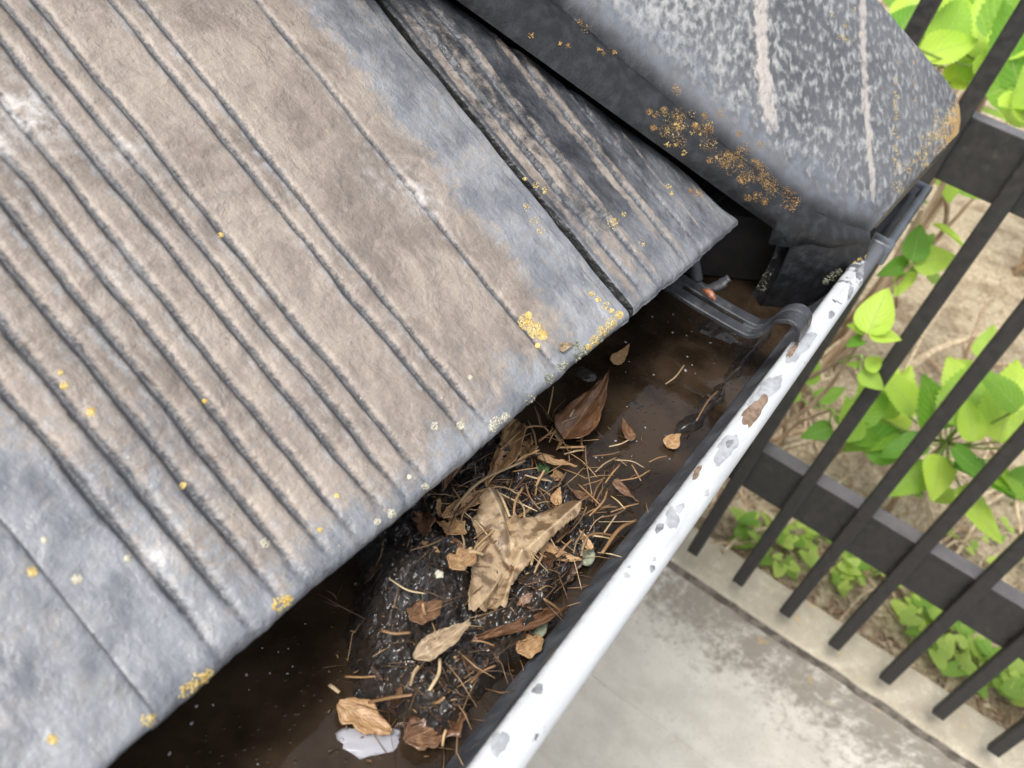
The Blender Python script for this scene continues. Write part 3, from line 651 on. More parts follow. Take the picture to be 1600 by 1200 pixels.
# the hanging end of the hip tile that closes the corner above the gutter
def bowl_z(y):
    y = np.asarray(y, float); d = np.where(y < 0.083, 0.083 - y, (y - 0.083) / 1.2); return -0.285 - np.sqrt(np.clip(0.054 ** 2 - d ** 2, 0, None))
def flap():
    P = []; n1, n2 = 60, 34
    a = np.linspace(0.366, 0.452, n1); W = np.linspace(0, 1, n2)
    Am, Wm = np.meshgrid(a, W, indexing='ij')
    s = np.interp(Am, [0.366, 0.40, 0.438, 0.452], [0.4668, 0.4672, 0.4750, 0.490])
    zt = np.interp(Am, [0.366, 0.438, 0.452], [-0.258, -0.256, -0.254]); zb = np.interp(Am, [0.366, 0.40, 0.452], [-0.345, -0.340, -0.312])
    zb = np.maximum(zb, bowl_z((s - Am) * Q) + 0.002)
    z = zt * (1 - Wm) + zb * Wm
    s = s - 0.004 * np.sin(math.pi * Wm) + 0.0012 * fbm(Am * 70, z * 70, 0, 77, 4)
    fr = asz(Am, s, z).reshape(-1, 3); bk = asz(Am, s + 0.016, z).reshape(-1, 3)
    f = grid_faces(n1, n2, True); F2 = grid_faces(n1, n2, False) + n1 * n2
    sides = []
    def strip(idx): 
        for i, j in zip(idx[:-1], idx[1:]): sides.append((i, j, j + n1 * n2, i + n1 * n2))
    strip([k for k in range(n2)]); strip([(n1 - 1) * n2 + k for k in range(n2)][::-1])
    strip([k * n2 for k in range(n1)][::-1]); strip([k * n2 + n2 - 1 for k in range(n1)])
    P = np.concatenate([fr, bk]); P[:, 1] -= 0.6
    n = len(P); z0 = np.zeros(n)
    return mesh('hip_tile_end', P, [tuple(x) for x in np.concatenate([f, F2]).tolist()] + sides, True, dict(facet=z0, stripe=z0, crease=z0, skirt=z0 + 1, ochre=z0, lit_flecks=z0))
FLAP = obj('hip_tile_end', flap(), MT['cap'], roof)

# ---------------------------------------------------------------- gutter
GC = 0.905                                      # mitre of the gutter corner over x + y = GC
gutter = thing('gutter', (0, 0.083, CZ - 0.34), 'dark plastic roof gutter with chalky white rim full of wet sludge', 'gutter')
ginv = Matrix.Translation((0, -0.083, -(CZ - 0.34)))
def gpart(name, me, mat, parent=None):
    me.transform(ginv); return obj(name, me, mat, parent or gutter)
def bowl(dy=0.0, dz=0.0, r=0.054):
    p = [(0.0295 + dy, -0.278 + dz)]
    for an in np.linspace(math.pi, 2 * math.pi, 26):
        p.append((0.083 + math.cos(an) * (r + abs(dy) * 0.9) * (1.0 if math.cos(an) < 0 else 1.20), -0.285 + dz + math.sin(an) * (r + abs(dy))))
    p.append((0.149, -0.262 + dz)); return p
RIMP = [(0.0190, -0.2880), (0.0160, -0.2850), (0.0142, -0.2800), (0.0136, -0.2770), (0.0142, -0.2745), (0.0165, -0.2727), (0.0210, -0.2718), (0.0255, -0.2722), (0.0282, -0.2735), (0.0294, -0.2760), (0.0296, -0.2800)]
def sweep(name, prof, xs, wob=0.0):
    n = len(prof); V = []
    for i, x in enumerate(xs):
        wz = wob * math.sin(x * 9.0) + wob * 0.6 * math.sin(x * 23 + 1)
        for y, z in prof: V.append((x, y, z + CZ + wz))
    return mesh(name, V, grid_faces(len(xs), n))
gx = np.linspace(-1.6, 0.700, 90)
gpart('trough', sweep('trough', bowl(), gx, 0.0004), MT['plastic'])
gpart('rim', sweep('rim', RIMP, np.linspace(-1.6, 0.688, 160), 0.0005), MT['rim'])
def corner(name, prof, x0, ylen):
    V = []; n = len(prof); st = []
    for x in np.linspace(x0, 0.70, 4): st.append([(x, y, z + CZ) for y, z in prof])
    st.append([(GC - y, y, z + CZ) for y, z in prof])
    for yv in np.linspace(0.35, ylen, 5): st.append([(GC - y, yv, z + CZ) for y, z in prof])
    for s_ in st: V += s_
    return mesh(name, V, grid_faces(len(st), n))
off = lambda P, dy, dz_: [(y + dy, z + dz_) for y, z in P]
gpart('corner_trough', corner('corner_trough', bowl(-0.009, -0.004, 0.050), 0.682, 2.4), MT['plastic'])
gpart('corner_rim', corner('corner_rim', [(0.0105 + (y - 0.0136) * 0.52, z - 0.0055) for y, z in RIMP], 0.694, 2.4), MT['joint'])
bm = bmesh.new(); box(bm, 0.689, 0.706, 0.0095, 0.0310, CZ - 0.290, CZ - 0.2706, 0.003); gpart('joint_clip', bm_mesh('joint_clip', bm, True), MT['joint'])
# bracket: slotted strap that hooks the rim
BP = curve_pts([(0.150, -0.262), (0.128, -0.279), (0.110, -0.2835), (0.062, -0.2850), (0.050, -0.2825), (0.0455, -0.2745), (0.0425, -0.2655), (0.0360, -0.2610), (0.0300, -0.2640), (0.0285, -0.2700)], 6) if False else None
bp2 = curve_pts([Vector((0, y, z)) for y, z in [(0.150, -0.262), (0.128, -0.279), (0.110, -0.2835), (0.062, -0.2850), (0.0505, -0.2820), (0.0455, -0.2745), (0.0425, -0.2655), (0.0360, -0.2605), (0.0300, -0.2625), (0.0275, -0.2695)]], 7)
def strap(name, x0, x1, pts, th=0.0026, rim=True):
    V, Fc = [], []
    prof = [(x0, 0), (x0, th), (x0 + 0.0006, th + 0.0007), (x0 + 0.0022, th + 0.0007), (x0 + 0.0028, th), (x1 - 0.0028, th), (x1 - 0.0022, th + 0.0007), (x1 - 0.0006, th + 0.0007), (x1, th), (x1, 0)] if False else [(x0, 0), (x0, th * 0.8), (x0 + 0.0008, th), (x1 - 0.0008, th), (x1, th * 0.8), (x1, 0)]
    for i, p in enumerate(pts):
        t = (pts[min(i + 1, len(pts) - 1)] - pts[max(i - 1, 0)]).normalized(); nrm = Vector((0, t.z, -t.y)); nrm = nrm if True else nrm
        for x, h in prof: V.append(tuple(Vector((x, p.y, p.z + CZ)) + nrm * h))
    n = len(prof)
    for i in range(len(pts) - 1):
        for k in range(n):
            a, b = i * n + k, i * n + (k + 1) % n; Fc.append((a, b, b + n, a + n))
    Fc.append(tuple(range(n))); Fc.append(tuple((len(pts) - 1) * n + k for k in range(n))[::-1])
    bm = bmesh.new(); me = mesh(name, V, Fc, False); bm.from_mesh(me); return bm_mesh(name, bm)
ia = next(i for i, p in enumerate(bp2) if p.y < 0.106); ib = next(i for i, p in enumerate(bp2) if p.y < 0.063)
bme = [strap('b', 0.478, 0.4893, bp2), strap('b', 0.4947, 0.506, bp2), strap('b', 0.4893, 0.4947, bp2[:ia], 0.0024, False), strap('b', 0.4893, 0.4947, bp2[ib:], 0.0024, False)]
bm = bmesh.new()
for m_ in bme: bm.from_mesh(m_)
BR = gpart('bracket', bm_mesh('bracket', bm), MT['strap'])
# threaded rod and its wing
rod = [Vector((0.5135, 0.1075 + 0.0005 * k, CZ - 0.2845 + 0.0008 * k)) for k in range(30)]
gpart('threaded_rod', tube('threaded_rod', rod, [0.0042 + 0.0006 * (k % 2) for k in range(30)], 10), MT['strap'], BR)
hk = curve_pts([(0.5135, 0.108, CZ - 0.2850), (0.514, 0.100, CZ - 0.2865), (0.517, 0.093, CZ - 0.282), (0.520, 0.089, CZ - 0.274)], 6)
gpart('hook', tube('hook', hk, [0.0042] * 10 + [0.0052] * 6 + [0.0036] * 3, 8, 0.5), MT['strap'], BR)
# back straps of further brackets up the run
for x in (-0.10, -0.70):
    m2 = bmesh.new()
    for m_ in bme: m2.from_mesh(m_)
    me = bm_mesh('bracket', m2); me.transform(Matrix.Translation((x - 0.492, 0, 0))); gpart('bracket', me, MT['strap'])

# worn and dirty marks on the rim: thin flakes that follow its top
rimY = np.array([p[0] for p in RIMP]); rimZ = np.array([p[1] for p in RIMP])
def rim_z(y): return float(np.interp(y, rimY[2:], rimZ[2:])) if y > 0.0137 else -0.2770
def rim_flake(name, px, py, L, W, ang, mat, thick=0.0003, seed=0, jag=0.35):
    c = at_z(px, py, -0.2718); V = []; n = 28; rr = random.Random(seed)
    ph = [rr.uniform(0, 6.28) for _ in range(4)]
    top = []; rings = 4
    for r in range(rings, 0, -1):
        for k in range(n):
            an = 2 * math.pi * k / n
            q = (r / rings) * (1 + jag * (math.sin(2 * an + ph[0]) * 0.4 + math.sin(3 * an + ph[1]) * 0.4 + math.sin(7 * an + ph[2]) * 0.22 + math.sin(11 * an + ph[3]) * 0.12))
            dx, dy = math.cos(an) * q * L / 2, math.sin(an) * q * W / 2
            x = c.x + dx * math.cos(ang) - dy * math.sin(ang); y = c.y + dx * math.sin(ang) + dy * math.cos(ang)
            y = min(max(y, 0.0145), 0.0290)
            hgt = thick * (1.0 if r < rings else -0.5)
            V.append((x, y, rim_z(y) + CZ + hgt + 0.0006 * math.sin(x * 9.0) * 0.8 + 0.0003 * math.sin(x * 23 + 1)))
    Fc = []
    for r in range(rings - 1):
        for k in range(n): Fc.append((r * n + k, r * n + (k + 1) % n, (r + 1) * n + (k + 1) % n, (r + 1) * n + k))
    Fc.append(tuple((rings - 1) * n + k for k in range(n)))
    gpart(name, mesh(name, V, Fc), mat)
for i, (px, py, L, W, an, mt) in enumerate([
        (1140, 693, 0.010, 0.0052, 0.0, 'wornspot'), (841, 1076, 0.0048, 0.0044, 0, 'wornspot'), (1019, 888, 0.0050, 0.0026, 0.3, 'wornspot'),
        (979, 900, 0.0040, 0.0030, 0, 'greyspot'), (983, 886, 0.0018, 0.0016, 0, 'greyspot'), (1022, 874, 0.0026, 0.0018, 0, 'greyspot'),
        (1180, 640, 0.040, 0.0090, 0.05, 'dirt'), (1240, 545, 0.030, 0.0040, 0.05, 'dirt'), (1250, 540, 0.050, 0.0120, 0.0, 'greyspot'), (1195, 610, 0.05, 0.012, 0, 'greyspot'),
        (1090, 735, 0.013, 0.0030, 0.1, 'dirt'), (1088, 742, 0.007, 0.003, 0.1, 'dirt'), (1050, 810, 0.016, 0.0070, 0.3, 'greyspot'), (1062, 795, 0.008, 0.004, 0.1, 'greyspot'),
        (1030, 825, 0.008, 0.0035, 0.2, 'wornspot'), (1135, 700, 0.03, 0.010, 0, 'greyspot'), (780, 1160, 0.012, 0.006, 0.4, 'greyspot'), (1300, 490, 0.014, 0.004, 0, 'wornspot'),
        (1330, 455, 0.020, 0.004, 0.1, 'wornspot'), (1345, 425, 0.03, 0.006, 0.05, 'wornspot'), (1105, 770, 0.006, 0.002, 0, 'greyspot')]):
    rim_flake({'dirt': 'dirt_smear', 'wornspot': 'worn_spot', 'greyspot': 'washed_spot'}[mt], px, py, L, W, an, MT[mt], 0.00022 + 0.00009 * (i % 3) + (0.0003 if mt == 'dirt' else 0.0), i + 3)

# ---------------------------------------------------------------- water and sludge in the gutter
WZ = -0.318
X, Y = np.meshgrid(np.linspace(-1.6, 0.86, 600), np.linspace(0.0405, 0.1340, 40), indexing='ij')
Z = CZ + WZ + 0.00015 * fbm(X * 60, Y * 60, 0, 3, 3)
obj('gutter_water', mesh('gutter_water', np.stack([X.ravel(), Y.ravel(), Z.ravel()], 1), grid_faces(600, 40)), MT['water'], kind='structure')
def mud_h(x, y):
    x = np.asarray(x, float); y = np.asarray(y, float)
    wx = x + 0.012 * fbm(x * 30, y * 30, 0, 51, 3); wy = y + 0.010 * fbm(x * 30, y * 30, 4, 52, 3)
    xl = 0.122 + np.clip(wy - 0.085, 0, 1) * 1.0
    xr = 0.335 + 0.10 * (wy - 0.08)
    env = sstep(-0.012, 0.040, wx - xl) * sstep(-0.012, 0.050, xr - wx)
    h = -0.345 + env * (0.036 + 0.006 * fbm(x * 22, y * 22, 0, 54, 3))
    lumps = 0.020 * np.exp(-(((x - 0.188) / 0.026) ** 2 + ((y - 0.098) / 0.020) ** 2))
    lumps = lumps + 0.008 * np.exp(-(((x - 0.285) / 0.035) ** 2 + ((y - 0.10) / 0.025) ** 2)) + 0.008 * np.exp(-(((x - 0.16) / 0.018) ** 2 + ((y - 0.060) / 0.016) ** 2)) + 0.006 * np.exp(-(((x - 0.25) / 0.03) ** 2 + ((y - 0.055) / 0.014) ** 2))
    h = h + env * lumps
    h = h - 0.030 * sstep(0.052, 0.040, y + 0.006 * fbm(x * 40, 2, 0, 61, 3))
    h = h + (0.3 + 0.7 * env) * (0.0070 * fbm(x * 70, y * 70, 0, 55, 3) + 0.0016 * fbm(x * 210, y * 210, 0, 56, 2))
    bl = np.abs(vnoise(x * 190 + 2 * vnoise(x * 60, y * 60, 0, 91), y * 190, 0, 92)); b2 = np.abs(vnoise(x * 420, y * 420, 0, 93))
    h = h + env * (0.0030 * (0.5 - bl) + 0.0018 * (0.5 - b2) + 0.0012 * vnoise(x * 700, y * 700, 0, 94))
    # thin scum further up the run
    sc2 = sstep(0.36, 0.40, x) * sstep(0.66, 0.55, x)
    h = h + sc2 * (0.024 + 0.008 * fbm(x * 40, y * 40, 0, 57, 4) + 0.012 * sstep(0.065, 0.040, y))
    return h
nx, ny = 860, 180
X, Y = np.meshgrid(np.linspace(0.05, 0.62, nx), np.linspace(0.034, 0.146, ny), indexing='ij')
Hm = mud_h(X, Y); Bz = bowl_z(Y); fc_ = grid_faces(nx, ny); lowm = (Hm < Bz + 0.0002).ravel()[fc_].all(1)
Hm = np.maximum(Hm, Bz + 0.0001)
obj('sludge', mesh('sludge', np.stack([X.ravel(), Y.ravel(), Hm.ravel() + CZ], 1), fc_[~lowm]), MT['mud'], label='dark wet sludge heaped in the gutter', cat='sludge', kind='stuff')
def mud_top(x, y): return max(float(mud_h(x, y)), WZ)
def on_mud(px, py, lift=0.0):
    z = -0.305
    for _ in range(8):
        p = at_z(px, py, z); z = 0.5 * z + 0.5 * (mud_top(p.x, p.y) + lift)
    return at_z(px, py, z)

# ---------------------------------------------------------------- dry leaves
def lamina(fn_w, L, curl=0.2, fold=0.3, wav=0.06, seed=0, nu=34, nv=11, bend_side=0.0, twist=0.0):
    """leaf blade along +x, width fn_w(t) each side; curl bends it lengthwise, fold lifts the sides"""
    t = np.linspace(0, 1, nu); q = np.linspace(-1, 1, nv)
    T, Qq = np.meshgrid(t, q, indexing='ij')
    wl = np.array([fn_w(a, -1) for a in t])[:, None]; wr = np.array([fn_w(a, 1) for a in t])[:, None]
    Wd = np.where(Qq < 0, wl, wr)
    x = T * L; y = Qq * Wd * L + bend_side * L * np.sin(T * 2.2); z = np.abs(Qq) ** 1.3 * Wd * L * fold + L * curl * (T - 0.5) ** 2
    z = z + L * wav * fbm(T * 4, Qq * 2.5, 0, seed, 3) * (0.3 + np.abs(Qq)); y = y + L * 0.05 * fbm(T * 3, 0.3, 0, seed + 2, 3)
    if twist:
        an = twist * (T - 0.3); y, z = y * np.cos(an) - z * np.sin(an), y * np.sin(an) + z * np.cos(an)
    return np.stack([x.ravel(), y.ravel(), z.ravel()], 1), grid_faces(nu, nv), np.stack([(Qq.ravel() + 1) / 2, T.ravel()], 1)
def oval(wm, p=0.45, tipw=0.9): return lambda t, s: wm * (math.sin(math.pi * min(1, t) ** p)) ** tipw + 0.004
def torn(wm, seed, jag=0.35):
    rr = random.Random(seed); ks = [[rr.uniform(0.15, 1.1) for _ in range(9)] for _ in range(2)]
    e0, e1 = rr.uniform(2.0, 7.0), rr.uniform(1.3, 4.0)
    def f(t, s):
        a = ks[0 if s < 0 else 1]; i = min(7, int(t * 8)); fr = t * 8 - i
        return wm * ((a[i] * (1 - fr) + a[i + 1] * fr) * jag * 1.25 + (1 - jag)) * max(0.10, min(1.0, 0.18 + t * e0, 0.12 + (1 - t) * e1)) + 0.02 * wm * math.sin(t * 61 + s + seed)
    return f
def frame(p, d, n):
    d = d.normalized(); n = (n - d * n.dot(d)).normalized(); s = n.cross(d)
    return Matrix(((d.x, s.x, n.x, p.x), (d.y, s.y, n.y, p.y), (d.z, s.z, n.z, p.z), (0, 0, 0, 1)))
def thin(o, t=0.0004):
    m = o.modifiers.new('thickness', 'SOLIDIFY'); m.thickness = t; m.offset = 0
def place_leaf(name, px0, px1, wm, mat, label, lift=0.004, cat='leaf', group=None, curl=0.15, fold=0.35, wav=0.07, seed=0, roll=0.0, raise_tip=0.0, fn=None, twist=0.0):
    p0, p1 = on_mud(*px0, lift), on_mud(*px1, lift); p1.z += raise_tip
    L = (p1 - p0).length; V, Fc, uv = lamina(fn or oval(wm), L, curl, fold, wav, seed, twist=twist)
    me = mesh(name, V, Fc, True, None, uv)
    o = obj(name, me, mat, None, label, cat, group)
    n = Vector((0, 0, 1)); d = (p1 - p0).normalized(); n = Matrix.Rotation(roll, 3, d) @ n
    o.matrix_world = frame(p0, d, n); thin(o); return o
# the big pale three-lobed leaf
def in_poly(px, py, poly):
    r = np.zeros(px.shape, bool); n = len(poly)
    for i in range(n):
        (x0, y0), (x1, y1) = poly[i], poly[(i + 1) % n]
        c = ((y0 > py) != (y1 > py)) & (px < (x1 - x0) * (py - y0) / (y1 - y0 + 1e-9) + x0); r ^= c
    return r
def seg_d(px, py, a, b):
    dx, dy = b[0] - a[0], b[1] - a[1]; L2 = dx * dx + dy * dy; t = np.clip(((px - a[0]) * dx + (py - a[1]) * dy) / L2, 0, 1)
    return np.hypot(px - a[0] - t * dx, py - a[1] - t * dy), t, ((px - a[0]) * dy - (py - a[1]) * dx) / math.sqrt(L2)
def big_leaf():
    # outline in millimetres on the heap; x along the gutter, y across it
    view = [(750, 788), (747, 778), (762, 768), (775, 771), (784, 786), (792, 794), (797, 808), (805, 801), (813, 811), (828, 807), (842, 806), (865, 797), (880, 791), (891, 789), (901, 795), (903, 806), (898, 816), (888, 822), (872, 833), (858, 846), (848, 856),
            (836, 868), (826, 880), (816, 888), (808, 900), (800, 912), (796, 930), (791, 946), (784, 938), (778, 946), (770, 936), (762, 948), (752, 940), (744, 946), (735, 943), (733, 925), (736, 905), (736, 887), (741, 868), (740, 856), (746, 842), (742, 826), (735, 812), (744, 806)]
    c = on_mud(800, 862, 0.0); pl = [((at_z(x, y, c.z - CZ + 0.010) - c).x * 1000, (at_z(x, y, c.z - CZ + 0.010) - c).y * 1000) for x, y in view]
    g = lambda x, y: ((at_z(x, y, c.z - CZ + 0.010) - c).x * 1000, (at_z(x, y, c.z - CZ + 0.010) - c).y * 1000)
    xs_ = [p[0] for p in pl]; ys_ = [p[1] for p in pl]; st = 0.45
    gx_ = np.arange(min(xs_) - 1, max(xs_) + 1, st); gy_ = np.arange(min(ys_) - 1, max(ys_) + 1, st)
    Gx, Gy = np.meshgrid(gx_, gy_, indexing='ij')
    wx = Gx + 0.5 * fbm(Gx * 0.5, Gy * 0.5, 0, 5, 3); wy = Gy + 0.5 * fbm(Gx * 0.5, Gy * 0.5, 7, 6, 3)
    Z = 10.0 + 0.9 * fbm(Gx * 0.12, Gy * 0.12, 0, 8, 3) + 0.35 * fbm(Gx * 0.5, Gy * 0.5, 0, 9, 3)
    hub, tipr, tipl, tipb, tipb2 = g(812, 868), g(900, 800), g(762, 772), g(748, 942), g(786, 942)
    vein = np.zeros_like(Gx); tone = np.zeros_like(Gx)
    for tip_, up_, wdt_ in ((tipr, 6.0, 0.9), (tipl, 3.5, 0.8), (tipb, -5.0, 0.8), (tipb2, -3.5, 0.7)):
        d, t, sd_ = seg_d(Gx, Gy, hub, tip_)
        Z += up_ * t * np.exp(-(d / 7.0) ** 2)
        Z += (1.6 - 0.50 * np.clip(d, 0, 6)) * np.exp(-(d / 5.0) ** 2) * 0.9
        vein = np.maximum(vein, np.exp(-(d / 0.35) ** 2))
    d, t, sd_ = seg_d(Gx, Gy, g(790, 795), g(806, 880)); Z -= 3.0 * np.exp(-(d / 2.2) ** 2)      # creases between the lobes
    d, t, sd_ = seg_d(Gx, Gy, g(752, 815), g(800, 880)); Z -= 2.0 * np.exp(-(d / 2.0) ** 2)
    d, t, sd_ = seg_d(Gx, Gy, g(768, 935), g(800, 885)); Z -= 1.8 * np.exp(-(d / 1.8) ** 2)
    edge_ = np.min([seg_d(Gx, Gy, pl[i], pl[(i + 1) % len(pl)])[0] for i in range(len(pl))], 0)
    Z += 1.4 * np.exp(-edge_ / 1.4) * fbm(Gx * 0.2, Gy * 0.2, 3, 10, 2)
    V = np.stack([Gx.ravel() / 1000, Gy.ravel() / 1000, Z.ravel() / 1000], 1)
    f = grid_faces(len(gx_), len(gy_)); cx, cy = wx.ravel()[f].mean(1), wy.ravel()[f].mean(1)
    f = f[in_poly(cx, cy, pl)]
    used = np.unique(f); re_ = np.full(len(V), -1); re_[used] = np.arange(len(used))
    blot = fbm(Gx * 0.22, Gy * 0.22, 0, 14, 4)
    me = mesh('dry_leaf', V[used], re_[f], True, dict(vein=vein.ravel()[used], rot=blot.ravel()[used], rim=np.exp(-edge_ / 1.0).ravel()[used]))
    k = N('lobed_leaf', 0.42, 0.5); n = k.noise(300, detail=5, rough=0.7)
    col = k.mix(k.ramp(k.math('ADD', k.attr('rot'), k.math('SUBTRACT', n, 0.5)), -0.30, 0.30), (0.34, 0.245, 0.145), (0.125, 0.080, 0.042))
    col = k.mix(k.ramp(n, 0.56, 0.72, 0, 0.6), col, (0.12, 0.072, 0.036))
    col = k.mix(k.math('MULTIPLY', k.attr('vein'), 0.55), col, (0.52, 0.40, 0.25)); col = k.mix(k.math('MULTIPLY', k.attr('rim'), 0.45), col, (0.13, 0.075, 0.035))
    k.base(col); b_ = k.bump(k.noise(170, detail=4), 0.5, 0.0012); k.bump(k.noise(800, detail=3), 0.5, 0.0005, b_)
    o = obj('dry_leaf', me, k.m, None, 'large pale brown dry lobed leaf on the middle of the sludge heap', 'leaf'); o.location = (c.x, c.y, c.z); thin(o, 0.0004)
big_leaf()
place_leaf('dry_leaf', (880, 694), (945, 598), 0.165, MT['brown_leaf'], 'pointed brown leaf floating at the upper edge of the sludge', 0.003, curl=0.25, fold=0.45, seed=2, raise_tip=0.004)
place_leaf('dry_leaf', (838, 862), (902, 888), 0.22, MT['tan_leaf'], 'pointed orange tan leaf curling beside the large pale leaf', 0.004, curl=0.35, fold=0.5, seed=4, raise_tip=0.004)
place_leaf('dry_leaf', (648, 1032), (732, 982), 0.17, MT['pale_leaf'], 'torn whitish tan leaf near the lower end of the sludge', 0.006, fn=torn(0.17, 6), curl=0.1, fold=0.6, seed=6, raise_tip=0.004)
place_leaf('dry_leaf', (528, 1100), (612, 1145), 0.30, MT['tan_leaf'], 'tan leaf half sunk at the water edge of the sludge', 0.003, fn=torn(0.28, 7), curl=0.1, fold=0.25, seed=7)
place_leaf('dry_leaf', (632, 1160), (728, 1115), 0.30, MT['brown_leaf'], 'broad brown leaf lying lowest by the gutter rim', 0.004, fn=torn(0.30, 8), curl=0.1, fold=0.2, seed=8)
place_leaf('dry_leaf', (690, 808), (762, 768), 0.16, MT['tan_leaf'], 'ragged tan leaf strip beside the tile edge', 0.006, fn=torn(0.15, 9), curl=0.1, fold=0.3, seed=9)
place_leaf('dry_leaf', (704, 890), (742, 862), 0.24, MT['tan_leaf'], 'small orange tan leaf scrap touching the large pale leaf', 0.006, fn=torn(0.22, 10), curl=0.1, fold=0.2, seed=10)
place_leaf('dry_leaf', (808, 1020), (848, 998), 0.36, MT['tan_leaf'], 'orange tan leaf scrap against the dark inner gutter side', 0.005, fn=torn(0.30, 11), curl=0.1, fold=0.2, seed=11)
place_leaf('dry_leaf', (958, 752), (998, 786), 0.17, MT['brown_leaf'], 'narrow red brown leaf scrap nearest the rim at the top', 0.004, curl=0.1, fold=0.2, seed=12)
place_leaf('dry_leaf', (818, 648), (766, 752), 0.10, MT['tan_leaf'], 'long curved tan leaf strip hanging from the tile edge', 0.012, fn=torn(0.09, 13), curl=-0.25, fold=0.6, seed=13)
place_leaf('dry_leaf', (838, 716), (900, 730), 0.10, MT['tan_leaf'], 'pale tan curled strip beside the green moss', 0.008, fn=torn(0.11, 14), curl=0.2, fold=0.6, seed=14)
place_leaf('dry_leaf', (866, 790), (874, 762), 0.24, MT['tan_leaf'], 'small yellow tan pod scrap among dark sludge', 0.006, curl=0.2, fold=0.6, seed=15)
place_leaf('dry_leaf', (872, 690), (898, 642), 0.22, MT['pale_leaf'], 'small grey brown leaf under the floating pointed leaf', 0.002, fn=torn(0.22, 16), fold=0.3, seed=16)
place_leaf('dry_leaf', (742, 997), (888, 950), 0.055, MT['brown_leaf'], 'long red brown leaf stalk reaching the gutter side', 0.007, curl=-0.08, fold=0.8, seed=17, fn=torn(0.05, 17, 0.2))
place_leaf('dry_leaf', (640, 970), (690, 940), 0.30, MT['brown_leaf'], 'brown leaf lying flat on the dark muddy hump', 0.003, fn=torn(0.30, 18), seed=18, fold=0.15)
place_leaf('dry_leaf', (725, 690), (690, 770), 0.16, MT['brown_leaf'], 'brown curled leaf tucked under the tile edge', 0.006, seed=19, fold=0.4)
place_leaf('dry_leaf', (958, 570), (982, 540), 0.16, MT['tan_leaf'], 'tiny tan leaf adrift on the water beneath the tile joint', 0.0015, seed=20, fold=0.2)
place_leaf('dry_leaf', (922, 860), (905, 828), 0.20, MT['tan_leaf'], 'small curled tan leaf next to the pale pebble', 0.006, seed=21, fold=0.7)
place_leaf('dry_leaf', (1043, 700), (1062, 678), 0.30, MT['tan_leaf'], 'small tan scrap on the water close to the rim', 0.002, seed=22, fold=0.4)
place_leaf('dry_leaf', (984, 690), (972, 655), 0.20, MT['brown_leaf'], 'dark curled scrap standing in the water', 0.003, seed=23, fold=0.5)
for i in range(95):                                        # wet scraps pressed into the heap
    px, py = RND.uniform(560, 960), RND.uniform(660, 1140)
    p = on_mud(px, py)
    if not (0.13 < p.x < 0.34 and 0.045 < p.y < 0.125): continue
    if p.x < 0.225 and p.y > 0.078 and RND.random() < 0.8: continue
    an = RND.uniform(0, 6.28); ln = RND.uniform(18, 50)
    place_leaf('leaf_scrap', (px, py), (px + ln * math.cos(an), py + ln * math.sin(an)), 0.25, MT[RND.choice(['dark_leaf', 'dark_leaf', 'brown_leaf', 'brown_leaf', 'tan_leaf'] if py < 900 else ['dark_leaf', 'dark_leaf', 'dark_leaf', 'brown_leaf'])],
               'wet dark leaf scrap pressed into the gutter sludge', 0.002, 'leaf', 'leaf scraps in the sludge', fn=torn(RND.uniform(0.10, 0.30), 100 + i, 0.7), seed=100 + i, fold=RND.uniform(0.1, 0.7), curl=RND.uniform(-0.1, 0.3), roll=RND.uniform(-0.5, 0.5))

# ---------------------------------------------------------------- straw
STRAW = [((782, 702), (855, 667), 1.6), ((702, 805), (820, 720), 1.7), ((915, 696), (922, 780), 1.2), ((872, 699), (911, 704), 1.2), ((967, 751), (1015, 736), 1.2), ((995, 812), (937, 872), 1.4),
         ((775, 765), (795, 812), 1.5), ((787, 760), (812, 780), 1.2), ((822, 757), (842, 805), 1.4), ((780, 770), (837, 805), 1.6), ((825, 657), (837, 717), 1.5), ((835, 635), (843, 667), 1.1), ((865, 655), (886, 640), 1.3),
         ((902, 812), (955, 790), 1.2), ((895, 793), (912, 795), 1.0), ((800, 737), (837, 739), 1.0), ((872, 760), (882, 745), 1.0), ((925, 785), (940, 755), 1.3), ((931, 790), (943, 762), 1.2), ((905, 842), (962, 844), 1.1),
         ((835, 895), (847, 872), 1.4), ((661, 942), (664, 965), 1.4), ((670, 1080), (687, 1030), 1.6), ((641, 1072), (652, 1047), 2.4), ((735, 1067), (772, 1045), 1.5), ((737, 1001), (772, 1011), 1.3), ((850, 936), (877, 966), 1.1),
         ((842, 922), (865, 921), 1.0), ((675, 1099), (694, 1092), 1.8), ((576, 1097), (642, 1093), 1.5), ((539, 1057), (587, 1057), 1.3), ((608, 904), (662, 934), 1.3), ((1040, 600), (1066, 577), 1.2), ((1088, 658), (1119, 616), 1.3),
         ((1014, 722), (1040, 717), 1.4), ((697, 1140), (690, 1170), 1.6), ((515, 1070), (530, 1084), 1.8), ((700, 812), (748, 776), 1.5), ((790, 690), (806, 660), 1.2), ((850, 640), (868, 662), 1.2), ((842, 688), (880, 676), 1.3), ((820, 742), (860, 752), 1.2),
         ((806, 776), (818, 812), 1.3), ((886, 806), (930, 768), 1.1), ((955, 775), (975, 800), 1.2), ((940, 838), (962, 808), 1.0), ((724, 770), (768, 790), 1.1), ((1002, 752), (985, 730), 1.0), ((640, 860), (690, 845), 1.0), ((596, 985), (640, 992), 1.0)]
